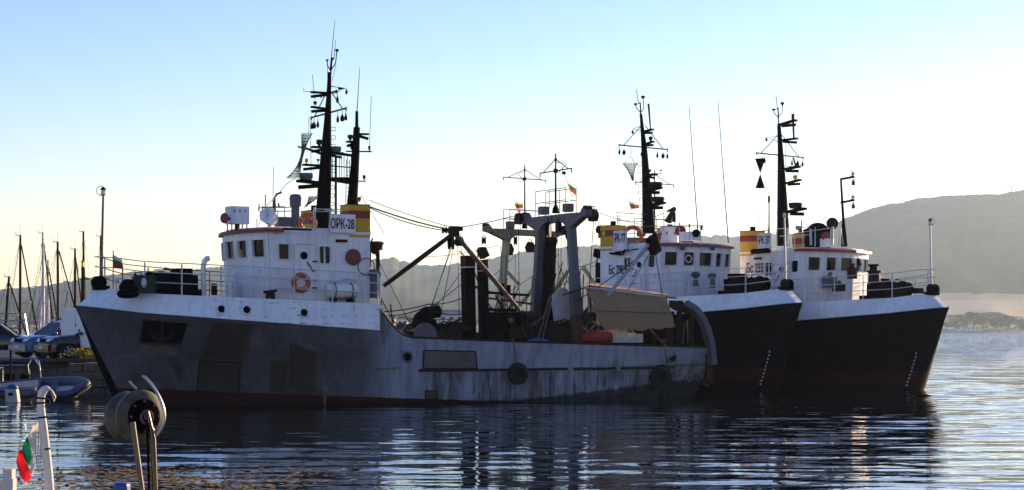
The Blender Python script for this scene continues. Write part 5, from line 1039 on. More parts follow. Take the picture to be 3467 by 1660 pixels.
car(at(205, 1214, 90.0)-Vector((-1.5, -.2, 0)), math.radians(180+35), 'black sport utility car parked nearest the white van, spoked wheel showing', 'car_black', 4.6, 1.85, 1.70)
car(at(22, 1206, 96)+Vector((-.9, 0, 0)), math.radians(8), 'long black car parked at the far left of the quay, side-on', 'car_black', 5.0, 1.9, 1.62)
def van(pos, rz, label):
    e = empty('parked_van', pos, rz, label, 'van', 'vehicles parked on the quay'); L, W, H = 5.4, 1.95, 2.45
    sec = [(-.98, .45), (-.98, 1.25), (-.90, 2.2), (-.74, 2.42), (.74, 2.42), (.90, 2.2), (.98, 1.25), (.98, .45)]
    def row(x, zs=1.0, w=1.0): return [(x, y*w, .45+(z-.45)*zs) for y, z in sec]
    mb = MB(); rows = [row(-L/2, .985, .97), row(-L/2+.12), row(.8), row(1.35, .97), row(1.9, .62), row(2.6, .38, .93), row(2.72, .2, .88)]; mb.grid(rows)
    for r in (rows[0], rows[-1]): mb.add(r, [tuple(range(len(r)))])
    mb.grid([[(-L/2, -.9, .45), (-L/2, .9, .45)], [(2.7, -.85, .45), (2.7, .85, .45)]]); mb.build('body', 'car_white', e, 40)
    X = -L/2-.012
    for s in (-1, 1):
        d = MB(); d.box((X, s*.435, 1.42), (.03, .85, 1.72)); dr_ = d.build('rear_door', 'car_white', e)
        h = MB(); h.box((X-.03, s*.86, 1.05), (.03, .06, .1)); h.box((X-.03, s*.86, 1.9), (.03, .06, .1)); h.build('hinge', 'black', dr_)
        t = MB(); t.box((X-.01, s*.93, 1.28), (.05, .16, .30)); t.box((X-.01, s*.93, .90), (.05, .16, .2)); tl = t.build('tail_light', 'redplastic', e)
        t = MB(); t.box((X-.015, s*.93, 1.06), (.05, .16, .10)); t.build('reversing_lamp', 'lamp_glass', tl)
    h = MB(); h.box((X-.03, .12, 1.12), (.04, .16, .05)); h.lathe((X-.01, -.25, 1.35), (-1, 0, 0), [(0, .06), (.03, .05)], 10); h.lathe((X-.01, -.02, 1.6), (-1, 0, 0), [(0, .05), (.03, .04)], 10); h.build('door_handle', 'black', e)
    h = MB(); h.box((X-.02, .52, .72), (.02, .5, .13)); h.build('number_plate', 'white_rail', e)
    h = MB(); h.box((X-.06, 0, .45), (.16, 1.9, .14)); h.build('bumper', 'black', e)
    for sx in (-1.6, 1.75):
        for s in (-1, 1):
            t = MB(); t.lathe((sx, s*.74, .34), (0, s, 0), [(0, .3), (.02, .34), (.22, .34), (.24, .3), (.24, .2)], 18); t.build('wheel', 'rubber', e, 40)
    w_ = MB(); w_.grid([[(1.38, -.8, 2.30), (1.38, .8, 2.30)], [(1.92, -.88, 1.70), (1.92, .88, 1.70)]]); w_.build('windscreen', 'carglass', e)
    return e
vp = at(232, 1214, 88.9); van((vp.x+1.5, vp.y+2.5, QZ-.02), math.radians(64), 'white van with rear doors towards the water, parked behind the grey bow')
# small craft below the quay
def rib(pos, rz, L, W, label, tube_m, r=.2, motor=None):
    e = empty('inflatable_dinghy', pos, rz, label, 'dinghy', 'small craft moored under the quay')
    pts = [(-L/2, -W/2, .32), (-L/4, -W/2, .32), (L/5, -W/2, .36), (L/2-.35, -W/3.4, .46), (L/2, 0, .52), (L/2-.35, W/3.4, .46), (L/5, W/2, .36), (-L/4, W/2, .32), (-L/2, W/2, .32)]
    sp = []
    for i in range(len(pts)-1):
        for t in (0, .25, .5, .75): sp.append(Vector(pts[i]).lerp(Vector(pts[i+1]), t))
    sp.append(Vector(pts[-1]))
    for _ in range(2): sp = [sp[0]]+[(sp[i-1]+sp[i]*2+sp[i+1])/4 for i in range(1, len(sp)-1)]+[sp[-1]]
    mb = MB(); mb.tube(sp, [r*.4]+[r]*(len(sp)-2)+[r*.4], 12); t = mb.build('buoyancy_tube', tube_m, e, 60)
    mb = MB(); mb.tube([p+Vector((0, 0, r*.2))+(Vector((p.x, p.y, 0)).normalized()*r*.97) for p in sp[2:-2]], .03, 5); mb.build('rubbing_strip', 'black', t)
    mb = MB(); mb.add([(-L/2+.1, -W/2+.05, .18), (L/4, -W/2+.05, .2), (L/2-.2, 0, .3), (L/4, W/2-.05, .2), (-L/2+.1, W/2-.05, .18), (-L/2+.1, 0, -.15), (L/2-.5, 0, -.05)], [(0, 1, 6, 5), (5, 6, 3, 4), (1, 2, 6), (2, 3, 6)]); mb.build('floor', 'white', e)
    mb = MB(); mb.box((-L/2+.15, 0, .32), (.07, W-.1, .42)); mb.build('transom', 'grey', e)
    for x in (-.3, .6): mb = MB(); mb.box((x, 0, .42), (.24, W-.2, .05)); mb.build('thwart', 'gl', e)
    if motor:
        mb = MB(); mb.ball((-L/2-.12, 0, .88), .28, 12, (1.0, .72, .8)); mb.build('motor_cowl', motor, e, 60)
        mb = MB(); mb.box((-L/2-.14, 0, .45), (.16, .14, .6)); mb.build('motor_leg', 'black', e)
    return e
dg = rib((at(212, 1345, 76.5).x, 76.5, 0.16), math.radians(4), 2.15, 1.35, 'grey inflatable dinghy moored below the stone pier, left of the grey bow', 'gl', .19)
dg.rotation_euler = (math.radians(24), 0, math.radians(4))
rib((at(38, 1360, 75).x-.6, 75, .02), math.radians(190), 3.4, 1.5, 'blue-grey inflatable dinghy at the far left with a pale outboard', 'gl', .2, None)
ob = empty('outboard_motor', at(42, 1335, 73.6), 0, 'pale outboard motor with blue cowl at the far left below the quay', 'outboard motor')
mb = MB(); mb.ball((.0, 0, .26), .26, 14, (.9, .8, .55)); mb.build('motor_cowl', 'blue', ob, 60); mb = MB(); mb.prism([(-.24, -.2, .2), (.2, -.2, .2), (.27, -.2, -.32), (-.22, -.2, -.32)], (0, .4, 0)); mb.build('motor_body', 'canvas_w', ob); mb = MB(); mb.box((-.02, -.21, 0), (.18, .02, .12)); mb.build('badge_plate', 'black', ob)
sbt = empty('open_boat', (at(-5, 1350, 79.5).x, 79.5, 0), math.radians(4), 'low white open boat under the quay, just left of the dinghy by the stone pier', 'boat', 'small craft moored under the quay')
mb = MB(); rows = []
for i in range(13):
    x = -2.1+4.2*i/12; w_ = .85*math.sqrt(max(.02, 1-max(0, (x-.2)/1.95)**2)); rows.append([(x, -w_, .62+.1*max(0, x)), (x, -w_*.85, .2), (x, 0, -.2), (x, w_*.85, .2), (x, w_, .62+.1*max(0, x))])
mb.grid(rows); mb.add(rows[0], [tuple(range(5))]); mb.build('hull', 'white', sbt, 50)
mb = MB(); [mb.tube([r[k] for r in rows], .04, 6) for k in (0, 4)]; mb.build('gunwale', 'gl', sbt, 60)
for x in (-1.2, 0, .9): mb = MB(); mb.box((x, 0, .5), (.26, 1.5, .05)); mb.build('thwart', 'canvas_w', sbt)
mb = MB(); mb.tube([(.1, -.5, .5), (.1, -.5, 1.15), (.1, -.42, 1.25), (.1, .42, 1.25), (.1, .5, 1.15), (.1, .5, .5)], .025, 6); mb.tube([(-.25, 0, .5), (-.25, 0, 1.0)], .1, 8); mb.build('console_hoop', 'chrome', sbt)
sb2 = empty('work_skiff', (at(20, 1330, 81).x, 82, 0), math.radians(20), 'cluttered skiff with bright steel hoops at the far left beside the quay wall', 'boat', 'small craft moored under the quay')
mb = MB(); mb.grid([[(x*1.1, y, z) for x, y, z in r] for r in rows]); mb.build('hull', 'gl', sb2, 50)
mb = MB(); mb.tube([(-1.4, -.6, .6), (-1.3, -.6, 1.45), (-1.1, -.55, 1.55), (.9, -.5, 1.62), (1.1, -.5, 1.5), (1.2, -.6, .7)], .03, 6); mb.tube([(.85, .5, .6), (.75, .5, 1.3), (.95, .45, 1.66), (1.2, .45, 1.3), (1.3, .5, .6)], .04, 6); mb.tube([(-1.4, .6, .6), (-1.2, .6, 1.3), (.6, .55, 1.3)], .03, 6); mb.build('steel_hoop', 'chrome', sb2, 60)
mb = MB(); [mb.box((rng.uniform(-1.5, 1.3), rng.uniform(-.5, .5), .6+rng.uniform(0, .25)), (rng.uniform(.2, .5), .3, rng.uniform(.2, .4)), rng.uniform(0, 3)) for _ in range(9)]; mb.build('stowed_gear', 'black', sb2)
po_ = empty('mooring_pole', at(35, 1350, 80), 0, 'thin black pole standing in the water before the far left skiff', 'pole'); mb = MB(); mb.tube([(0, 0, -1), (.02, 0, 2.1)], .05, 6); mb.build('pole', 'black', po_)
# yachts beyond the quay
def yacht(u, vtop, D, label, m='brown', spread=(.45, .7), lean=0, furl=True, base=1210):
    p = at(u, base, D); e = empty('sailing_yacht', (p.x, D, 0), random.uniform(-.25, .25)+PI/2, label, 'yacht', 'sailing yachts beyond the quay')
    H_ = at(u, vtop, D).z; k = D/6300
    mb = MB(); rows = []
    for i in range(11):
        x = -4.5+9*i/10; w_ = 1.5*math.sqrt(max(.01, 1-((x+.8)/5.4)**2)); rows.append([(x, -w_, .95+.03*x), (x, -w_*.8, .3), (x, 0, -.4), (x, w_*.8, .3), (x, w_, .95+.03*x)])
    mb.grid(rows); mb.grid([[r[0], r[4]] for r in rows]); mb.build('hull', 'white', e, 50)
    mb = MB(); mb.prism([(-2.2, -.8, .9), (1.6, -.6, .95), (1.0, -.6, 1.35), (-2.0, -.7, 1.45)], (0, 1.5, 0)); mb.build('cabin', 'white', e)
    mb = MB(); tl = Vector((lean*H_*.0, -lean*H_*.06, H_)); mb.tube([(0, 0, .9), tl*.7+Vector((0, 0, .27)), tl], [.11, .10, .075], 8); ms = mb.build('mast', m, e, 50)
    for s in spread:
        c = tl*s; mb = MB(); mb.tube([c+Vector((-.1, -.85, .08)), c, c+Vector((-.1, .85, .08))], .03, 5); mb.build('spreader', 'white_rail', ms)
    mb = MB(); mb.tube([tl+Vector((0, -.1, .02)), tl+Vector((0, .3, .02))], .03, 5); mb.tube([tl, tl+Vector((0, .02, .7))], .012, 4); mb.tube([tl+Vector((0, .3, 0)), tl+Vector((0, .35, .25))], .02, 4); mb.build('masthead_vane', 'white_rail', ms)
    for q_, r in (((4.3, 0, 1.0), .014), ((-4.4, .4, 1.0), .012), ((-4.4, -.4, 1.0), .012), ((0, 1.45, .95), .012), ((0, -1.45, .95), .012)): mb = MB(); mb.tube([tl*.97, q_], r, 4); mb.build('stay', 'wire', ms)
    if furl: mb = MB(); mb.tube([tl*.93+Vector((.2, 0, 0)), (4.2, 0, 1.3)], .05, 6); mb.build('furled_jib', 'black', e)
    mb = MB(); mb.tube([(0, 0, 1.9), (-3.2, 0, 2.0)], .09, 6); mb.build('boom', 'white_rail', ms)
YL = [(68, 798, 130, 'yacht with the tall bare mast farthest left but one, single spreader pair', 'brown', (.5,)), (148, 790, 140, 'yacht with the tallest pale mast in the left group', 'white_rail', (.35, .6)), (128, 836, 150, 'yacht with a leaning mast just left of the tallest pale one', 'white_rail', (.3,)),
      (163, 884, 160, 'yacht with the shortest mast, close right of the tallest pale one', 'white_rail', (.3, .5)), (198, 820, 126, 'yacht with a reddish-brown mast standing left of the white van', 'rust', (.62,)), (255, 844, 135, 'yacht with a slim mast above the white van roof', 'brown', (.4,)),
      (286, 785, 150, 'yacht with a tall dark mast near the black navigation post', 'black', (.5,)), (341, 800, 140, 'yacht whose mast rises beside the grey trawler\'s bow lamp post', 'brown', (.5,)), (12, 938, 120, 'yacht with a short leaning mast at the far left edge', 'brown', (.6,))]
for u, v, D, lab, m_, sp in YL: yacht(u, v, D, lab, m_, sp, lean=(1 if u in (128, 12) else random.uniform(-.15, .15)))
nv = empty('navigation_post', (at(280, 1100, 110).x, 110, 1.5), 0, 'black post with crossbar and lantern behind the grey bow', 'post'); zt2 = at(280, 905, 110).z-1.5
mb = MB(); mb.tube([(0, 0, 0), (0, 0, zt2)], .09, 8); mb.tube([(-.25, 0, zt2-.7), (.4, 0, zt2-.7)], .04, 5); mb.build('post', 'black', nv); mb = MB(); mb.lathe((0, 0, zt2), (0, 0, 1), [(0, .12), (.05, .12), (.06, .08), (.3, .08), (.32, .13), (.42, .04)], 9); mb.build('lantern', 'bronze', nv)
cb = empty('cabin_cruiser', (at(20, 1085, 104).x, 106, 1.4), 0, 'pale cabin top of a cruiser showing above the long black car', 'boat')
mb = MB(); mb.prism([(-2.2, -.9, 0), (2.2, -.9, 0), (1.9, -.9, .75), (1.2, -.8, 1.15), (-2, -.8, 1.2)], (0, 1.8, 0)); mb.build('cabin', 'canvas_w', cb)
mb = MB(); [mb.tube([(-1.8, y, 1.2+z), (.9, y, 1.2+z)], .03, 5) for y in (-.7,) for z in (.4, .8, 1.2)]; mb.tube([(.9, -.7, 1.2), (.7, -.7, 2.4)], .03, 5); mb.tube([(-.8, -.7, 1.2), (-.8, -.7, 2.4)], .03, 5); mb.build('flybridge_rail', 'chrome', cb)
# ------------------------------------------------------------------ close by: a moored workboat's gear rising into view
FD = 16.0
wb = empty('workboat', (-2.6, FD+.2, 0), 0, 'white workboat moored just below the view, its gear rising into it', 'boat')
mb = MB(); rows = []
for i in range(13):
    x = -3.0+6.0*i/12; w_ = 1.15*math.sqrt(max(.02, 1-max(0, (x-.4)/2.65)**2)); rows.append([(x, -w_, .95+.06*max(0, x)), (x, -w_*.9, .3), (x, 0, -.3), (x, w_*.9, .3), (x, w_, .95+.06*max(0, x))])
mb.grid(rows); mb.add(rows[0], [tuple(range(5))]); mb.build('hull', 'white', wb, 50)
mb = MB(); mb.grid([[(r[0][0], r[0][1], .62), (r[4][0], r[4][1], .62)] for r in rows]); mb.build('deck', 'deck', wb)
mb = MB(); [mb.tube([r[k] for r in rows], .05, 6) for k in (0, 4)]; mb.build('gunwale', 'blue', wb, 60)
Fp = lambda u, v, d=0.0: at(u, v, FD+d)
# curved post with taped bands
e = empty('curved_post', Fp(178, 1800), 0, 'glossy pale post curving over at the top, black tape bands, sunlit right edge', 'post'); O = Vector(e.location)
path = [(180, 1830), (170, 1660), (160, 1560), (150, 1480), (142, 1410), (136, 1360), (140, 1334), (150, 1318), (159, 1314), (166, 1322)]
sp = [Fp(*p)-O for p in path]; sp = [sp[0]]+[x for i in range(len(sp)-1) for x in (sp[i].lerp(sp[i+1], .5), sp[i+1])]
for _ in range(2): sp = [sp[0]]+[(sp[i-1]+sp[i]*2+sp[i+1])/4 for i in range(1, len(sp)-1)]+[sp[-1]]
mb = MB(); mb.tube(sp, [.034+.004*(i < 8) for i in range(len(sp)-4)]+[.030, .026, .022, .016], 14); mb.build('post', 'postpaint', e, 60)
for v in (1366, 1402, 1428, 1534, 1348):
    q_ = min(sp, key=lambda p: abs((p+O).z-Fp(0, v).z)+(0 if p.x < .0 or True else 1)); i = sp.index(q_); d = (sp[min(i+1, len(sp)-1)]-sp[i-1]).normalized()
    mb = MB(); mb.lathe(q_-d*.008, d, [(0, .038), (.016, .038)], 14); mb.build('tape_band', 'black', e)
for s in (-1, 1): mb = MB(); c = Fp(118 if s < 0 else 156, 1362)-O; mb.torus(c+Vector((0, 0, 0)), (0, 1, 0), .035, .006, 14, 5); mb.build('rope_eye', 'rope', e)
mb = MB(); mb.prism([Fp(*p)-O for p in ((171, 1318), (178, 1326), (188, 1344), (181, 1360), (174, 1340))], (0, .03, 0)); mb.build('guide_plate', 'cream', e)
# flag furled against the post
a = [[(122, 1428), (128, 1434), (134, 1442)], [(112, 1440), (122, 1450), (130, 1470)], [(98, 1470), (112, 1490), (126, 1520)]]
fe = empty('flag', Fp(120, 1430), 0, 'large tricolour flag drooping from the curved post in the left foreground', 'flag'); O2 = Vector(fe.location)
def band(nm, rows, m):
    rr = []
    for i, r in enumerate(rows): rr.append([Fp(u, v, .03*math.sin(i*1.9+j*1.7)+.02*j)-O2 for j, (u, v) in enumerate(r)])
    mb = MB(); mb.grid(rr); o = mb.build(nm, m, fe, 80); s_ = o.modifiers.new('s', 'SUBSURF'); s_.levels = s_.render_levels = 2
band('white_band', [[(118, 1428), (124, 1430), (130, 1432)], [(108, 1446), (118, 1448), (128, 1452)], [(98, 1472), (108, 1482), (122, 1492)], [(94, 1490), (110, 1512), (120, 1528)], [(110, 1520), (115, 1535), (117, 1542)]], 'f_white')
band('green_band', [[(94, 1478), (97, 1486), (102, 1492)], [(82, 1496), (92, 1510), (106, 1528)], [(72, 1516), (88, 1535), (110, 1552)], [(80, 1545), (94, 1566), (108, 1560)], [(88, 1570), (98, 1580), (106, 1572)]], 'f_green')
band('red_band', [[(70, 1518), (76, 1524), (82, 1540)], [(56, 1548), (72, 1556), (88, 1566)], [(54, 1566), (74, 1588), (98, 1582)], [(66, 1604), (84, 1612), (104, 1604)], [(80, 1634), (94, 1630), (109, 1620)]], 'f_red')
band('hoist_tape', [[(108, 1532), (112, 1534), (116, 1536)], [(106, 1560), (111, 1564), (117, 1566)], [(100, 1606), (106, 1612), (114, 1616)]], 'f_white')
mb = MB()
for k, u in enumerate((124, 132, 140)): mb.tube([Fp(u, 1440+k*18, .05), Fp(u-4, 1530, .05), Fp(u+(2-k)*2, 1600, .05)], .005, 5)
for v in (1545, 1558, 1570, 1582): mb.tube([Fp(122, v, .05), Fp(146, v-6, .05)], .005, 5)
tag(mb.build('lashing', 'canvas_w'), 'pale cord lashing tied around the curved post behind the large flag', 'lashing')
# net hauler: two-flanged rubber drum on a leaning arm, bright hoop guard
e = empty('net_hauler', Fp(495, 1700), 0, 'net hauler with a worn grey-green rubber drum on a leaning steel arm, bright curved guard', 'net hauler'); O = Vector(e.location)
ax = Vector((.62, -.78, .05)).normalized(); c = Fp(486, 1410)-O
mb = MB(); mb.lathe(c, -ax, [(-.02, .09), (0, .15), (.008, .20), (.04, .232), (.09, .225), (.13, .175), (.17, .150), (.21, .165), (.26, .210), (.30, .222), (.34, .20), (.35, .05)], 36)
M['hauler'] = plain('worn_drum_rubber', (.10, .095, .065), .6, scale=9, var=.7); mb.build('drum', 'hauler', e, 50)
mb = MB(); mb.lathe(c, ax, [(.0, .150), (.012, .150), (.018, .11), (.03, .05)], 24); hb = mb.build('hub_plate', 'black', e, 40)
for k in range(8): d = Vector((math.cos(k*PI/4), 0, math.sin(k*PI/4))); u_ = ax.cross(Vector((0, 0, 1))).normalized(); w_ = u_.cross(ax); mb = MB(); p = c+ax*.02+(u_*math.cos(k*PI/4)+w_*math.sin(k*PI/4))*.13; mb.lathe(p, ax, [(0, .012), (.014, .010)], 6); mb.build('hub_bolt', 'rail_brown', hb)
mb = MB(); mb.torus(c+ax*.06+Vector((.0, 0, -.01)), ax, .055, .012, 18, 6); mb.torus(c+ax*.07, ax, .025, .009, 14, 5); mb.build('axle_ring', 'rail_brown', e, 60)
arm0, arm1 = c+ax*.09+Vector((-.05, 0, -.12)), Fp(510, 1690)-O+ax*.0
mb = MB(); mb.bar(Fp(449, 1430, -.34)-O, Fp(494, 1760, -.34)-O, .040, .03, (0, 1, 0)); mb.build('arm', 'cream_top', e)
mb = MB(); mb.tube([c+ax*.10+Vector((-.01, 0, .04)), c+ax*.13+Vector((.02, 0, -.2)), Fp(527, 1760, -.12)-O], [.012, .026, .032], 10); mb.build('arm_tube', 'darksteel', e, 60)
mb = MB(); mb.tube([c+ax*.14+Vector((-.035, 0, -.06)), Fp(508, 1760, -.18)-O], .012, 7); mb.build('hydraulic_pipe', 'black', e, 60)
mb = MB(); mb.ball(c+ax*.08+Vector((.03, 0, -.12)), .03, 10); mb.build('hydraulic_fitting', 'silver', e, 60)
def guard(px, r): 
    sp = [Fp(u, v, -.05)-O for u, v in px]
    for _ in range(2): sp = [sp[0]]+[x for i in range(1, len(sp)) for x in (sp[i-1].lerp(sp[i], .5), sp[i])]; sp = [sp[0]]+[(sp[i-1]+sp[i]*2+sp[i+1])/4 for i in range(1, len(sp)-1)]+[sp[-1]]
    mb = MB(); mb.tube(sp, r, 8); return mb.build('guard_hoop', 'dullsteel', e, 70)
guard([(482, 1276), (490, 1274), (520, 1310), (540, 1345), (555, 1385), (558, 1415), (548, 1452), (520, 1484), (498, 1498)], .014); guard([(437, 1291), (447, 1302), (463, 1318)], .010)
# bottom edge: broken white post and a blue cushion-topped box
mb = MB(); mb.prism([Fp(*p) for p in ((-12, 1640), (10, 1625), (10, 1590), (40, 1590), (40, 1622), (44, 1622), (40, 1760), (-12, 1760))], (0, .12, 0)); tag(mb.build('notched_post', 'canvas_w'), 'pale notched wooden post at the bottom left corner', 'post')
mb = MB(); mb.box(Fp(413, 1700, .1), (.125, .16, .34)); o = mb.build('fender_box', 'blue'); bv = o.modifiers.new('b', 'BEVEL'); bv.width = .03; bv.segments = 3; tag(o, 'small navy blue padded box at the bottom edge left of the hauler arm', 'box')
# ------------------------------------------------------------------ far shore, hills, bay water, haze
def forest(name, a, b, sc):
    m, nt, bs = nodes_of(name); oc = N(nt, 'ShaderNodeTexCoord').outputs['Object']
    c = mixc(nt, ramp(nt, noise(nt, oc, sc, 6, .7), .35, .65), a, b); c = mixc(nt, ramp(nt, noise(nt, oc, sc*.08, 3), .45, .7), c, [x*1.5 for x in b])
    nt.links.new(c, bs.inputs['Base Color']); bs.inputs['Roughness'].default_value = 1; bs.inputs['Specular IOR Level'].default_value = 0; return m
M['forest'] = forest('wooded_hillside', (.030, .038, .018), (.065, .066, .034), .03)
M['scrub'] = forest('dry_scrub', (.24, .22, .12), (.40, .35, .22), .03)
M['field'] = forest('dry_field', (.56, .43, .25), (.66, .52, .32), .01)
M['beach'] = forest('shore_sand', (.20, .17, .13), (.30, .26, .20), .08)
def hills(name, crest, Yc, Y0, z0, rough, us, mat, seed):
    r = np.random.default_rng(seed); us = np.array(us); v = np.interp(us, [c[0] for c in crest], [c[1] for c in crest])
    ph = r.uniform(0, 6.28, 40); fr = np.exp(r.uniform(np.log(.004), np.log(.35), 40))
    jag = sum(np.sin(us*fr[i]+ph[i])*(.18 if fr[i] < .05 else .35) for i in range(40))*rough
    zc = EYE-(v+jag*.8-CY)/F*Yc; rows = []
    T = np.concatenate([np.linspace(0, .9, 16), np.linspace(.93, 1, 5), [1.12, 1.3]])
    for t in T:
        Y = Y0+(Yc-Y0)*min(t, 1)+max(0, t-1)*2500; base = z0+(zc-z0)*(t**1.35 if t <= 1 else 1-(t-1)*1.5)
        wob = np.array([math.sin(us[i]*.021+t*9)+math.sin(us[i]*.043-t*17)*.6 for i in range(len(us))])*(zc-z0)*.025*math.sin(min(t, 1)*PI)
        X = (us-CX)/F*Y; rows.append([(X[i], Y, base[i]+wob[i]) for i in range(len(us))])
    mb = MB(); mb.grid(rows); return tag(mb.build(name, mat, None, 60), kind='structure')
US = list(range(-1500, 5200, 9))
HLOW = 6
hills('hill_range', [(-1500, 900), (-600, 960), (0, 981), (150, 968), (270, 944), (400, 928), (450, 922), (520, 915), (560, 908), (620, 920), (760, 900), (1000, 885), (1290, 879), (1325, 874), (1380, 888), (1440, 899), (1500, 896), (1560, 895), (1650, 876), (1740, 860), (1790, 850), (1900, 838), (2000, 830), (2060, 829), (2200, 812), (2385, 797), (2480, 800), (2700, 790), (3000, 790), (5200, 780)], 5600, 2480, 4, 2.2, US, 'forest', 3)
hills('right_hill', [(2300, 1100), (2500, 1000), (2700, 860), (2780, 790), (2860, 742), (2950, 706), (3010, 690), (3050, 686), (3100, 674), (3110, 672), (3200, 663), (3300, 659), (3400, 653), (3467, 643), (3800, 610), (4300, 640), (5200, 720)], 4300, 2650, 36, 1.6, list(range(2300, 5200, 7)), 'forest', 8)
sh = MB(); rows = []
for Y, z in ((2195, -2), (2215, .4), (2235, 1.6), (2300, 3), (2400, 12), (2500, 18), (2660, 38), (2900, 60)):
    rows.append([((u-CX)/F*Y, Y+6*math.sin(u*.03), z*(1 if Y < 2290 else ip(u, [2500, 3000], [.22, 1]))+(1.5*math.sin(u*.011+Y) if Y > 2300 else 0)) for u in range(-1600, 5400, 60)])
sh.grid(rows); tag(sh.build('far_shore', 'scrub', None, 60), kind='structure')
fd = MB(); rows = []
for k in range(7):
    t = k/6; rows.append([])
    for u in range(2900, 5400, 40):
        lo = 1064+ (12 if u > 3400 else 0)+5*math.sin(u*.02); v = lo+(1020-lo)*t; Y = 2520+150*t
        rows[-1].append(at(u, v, Y)+Vector((0, 0, 1.0)))
fd.grid(rows); tag(fd.build('field', 'field', None, 60), kind='structure')
bs_ = MB(); rows = [[((u-CX)/F*Y, Y+3*math.sin(u*.05), z) for u in range(-1600, 5400, 40)] for Y, z in ((2206, .2), (2216, .9), (2230, 2.2), (2250, 2.6))]; bs_.grid(rows); tag(bs_.build('beach', 'beach', None, 60), kind='structure')
M['tree_leaf'] = forest('shore_foliage', (.014, .017, .008), (.035, .038, .018), .25); M['tree_leaf2'] = forest('pale_shore_foliage', (.08, .10, .03), (.13, .14, .05), .25)
def tree(u, vb, vt, wpx, Y, label, leaf='tree_leaf'):
    p = at(u, vb, Y); h = at(u, vt, Y).z-p.z; w = wpx/F*Y/2; e = empty('shore_tree', p, 0, label, 'tree', 'trees along the far shore')
    mb = MB(); mb.tube([(0, 0, -2), (0, 0, h*.4), (w*.1, 0, h*.75)], [h*.04, h*.03, h*.01], 6); [mb.tube([(0, 0, h*.35), (math.cos(t)*w*.6, math.sin(t)*w*.6, h*.65)], [h*.02, h*.006], 5) for t in (.4, 2, 3.6, 5.2)]; mb.build('trunk', 'brown', e)
    mb = MB(); lobes = [(rng.normal(0, .42)*w, rng.normal(0, .42)*w, h*rng.uniform(.35, .8), rng.uniform(.28, .5)*w) for _ in range(11)]
    for lx, ly, lz, lr in lobes:
        for _ in range(60):
            d = Vector(rng.normal(0, 1, 3)).normalized(); c = Vector((lx, ly, lz))+Vector((d.x*lr, d.y*lr, d.z*lr*.7))*rng.uniform(.75, 1.05)
            a = Vector(rng.normal(0, 1, 3)).normalized()*lr*.28; b = d.cross(a).normalized()*lr*.24; mb.add([c-a, c+b, c+a, c-b], [(0, 1, 2, 3)])
    mb.build('crown', leaf, e)
for u, vb, vt, w_, lab, lf in ((3296, 1114, 1049, 60, 'tallest dark round tree on the far shore behind the white shed', 'tree_leaf'), (3328, 1114, 1056, 50, 'dark tree leaning right of the tallest shore tree', 'tree_leaf'), (3262, 1115, 1064, 44, 'dark tree left of the tallest shore tree', 'tree_leaf'), (3418, 1114, 1064, 60, 'broad dark tree on the far shore near the photo\'s right edge', 'tree_leaf'),
      (3372, 1115, 1078, 60, 'low dark tree between the two tall clumps of the far shore', 'tree_leaf'), (3455, 1114, 1080, 44, 'low tree at the photo\'s right edge on the far shore', 'tree_leaf'), (3230, 1112, 1076, 44, 'pale green tree on the far shore right of the far trawler\'s stem', 'tree_leaf2'), (3205, 1113, 1083, 40, 'dim tree just clear of the far trawler\'s stem on the shore', 'tree_leaf'), (3395, 1115, 1082, 40, 'bushy tree just left of the broad dark one', 'tree_leaf')):
    tree(u, vb, vt, w_, 2275+rng.uniform(-20, 20), lab, lf)
tl = MB()
for k in range(1500):
    u = rng.uniform(-300, 3700); Y = rng.uniform(2250, 2480); c = at(u, 0, Y); r = rng.uniform(.8, 2.6); z = ip(Y, [2235, 2300, 2400, 2500], [1.6, 3, 12, 18])+rng.uniform(0, 5.0)*(1 if u < 3150 else .3)
    for _ in range(5):
        a = Vector(rng.normal(0, 1, 3)).normalized()*r; b = Vector(rng.normal(0, 1, 3)).normalized()*r*.8; q_ = Vector((c.x+rng.normal(0, r), Y, z+rng.normal(0, r*.4))); tl.add([q_-a, q_+b, q_+a, q_-b], [(0, 1, 2, 3)])
tag(tl.build('treeline', 'tree_leaf'), 'scattered bushes and scrub trees along the far shore', 'bushes', kind='stuff')
# shore buildings
def shed(u0, u1, vb, vt, Y, label, m, roof, gable=.35):
    a, b = at(u0, vb, Y), at(u1, vt, Y); w_, h = b.x-a.x, b.z-a.z; e = empty('shore_building', ((a.x+b.x)/2, Y, a.z), 0, label, 'building', 'buildings on the far shore')
    mb = MB(); mb.box((0, 4, h*.3), (w_, 8, h*.6+1)); mb.build('wall', m, e)
    mb = MB(); mb.prism([(-w_/2-.4, -.6, h*.6), (w_/2+.4, -.6, h*.6), (w_/2-w_*.06, 4, h), (-w_/2+w_*.06, 4, h)], (0, .4, .1)); mb.prism([(-w_/2-.4, 8.6, h*.6), (w_/2+.4, 8.6, h*.6), (w_/2-w_*.06, 4, h), (-w_/2+w_*.06, 4, h)], (0, -.4, .1)); mb.build('roof', roof, e)
    n = max(2, int(w_/4))
    for k in range(n): mb = MB(); mb.box((-w_/2+w_*(k+.5)/n, -.05, h*.32), (w_/n*.4, .12, h*.25)); mb.build('window', 'black', e)
shed(3262, 3326, 1119, 1109, 2236, 'long white shed by the water under the tallest shore tree', 'white', 'silver'); shed(3178, 3192, 1122, 1110, 2234, 'small pale hut just right of the far trawler\'s stem', 'canvas_w', 'cream'); shed(3211, 3232, 1121, 1111, 2234, 'pair-fronted pale hut left of the long white shed', 'canvas_w', 'white'); shed(3239, 3248, 1121, 1112, 2234, 'tiny hut close left of the long white shed', 'white', 'cream'); shed(3338, 3400, 1121, 1115, 2232, 'low long jetty house right of the white shed', 'cream', 'grey'); shed(3425, 3438, 1121, 1114, 2232, 'little pale kiosk at the right of the far shore', 'white', 'canvas_w')
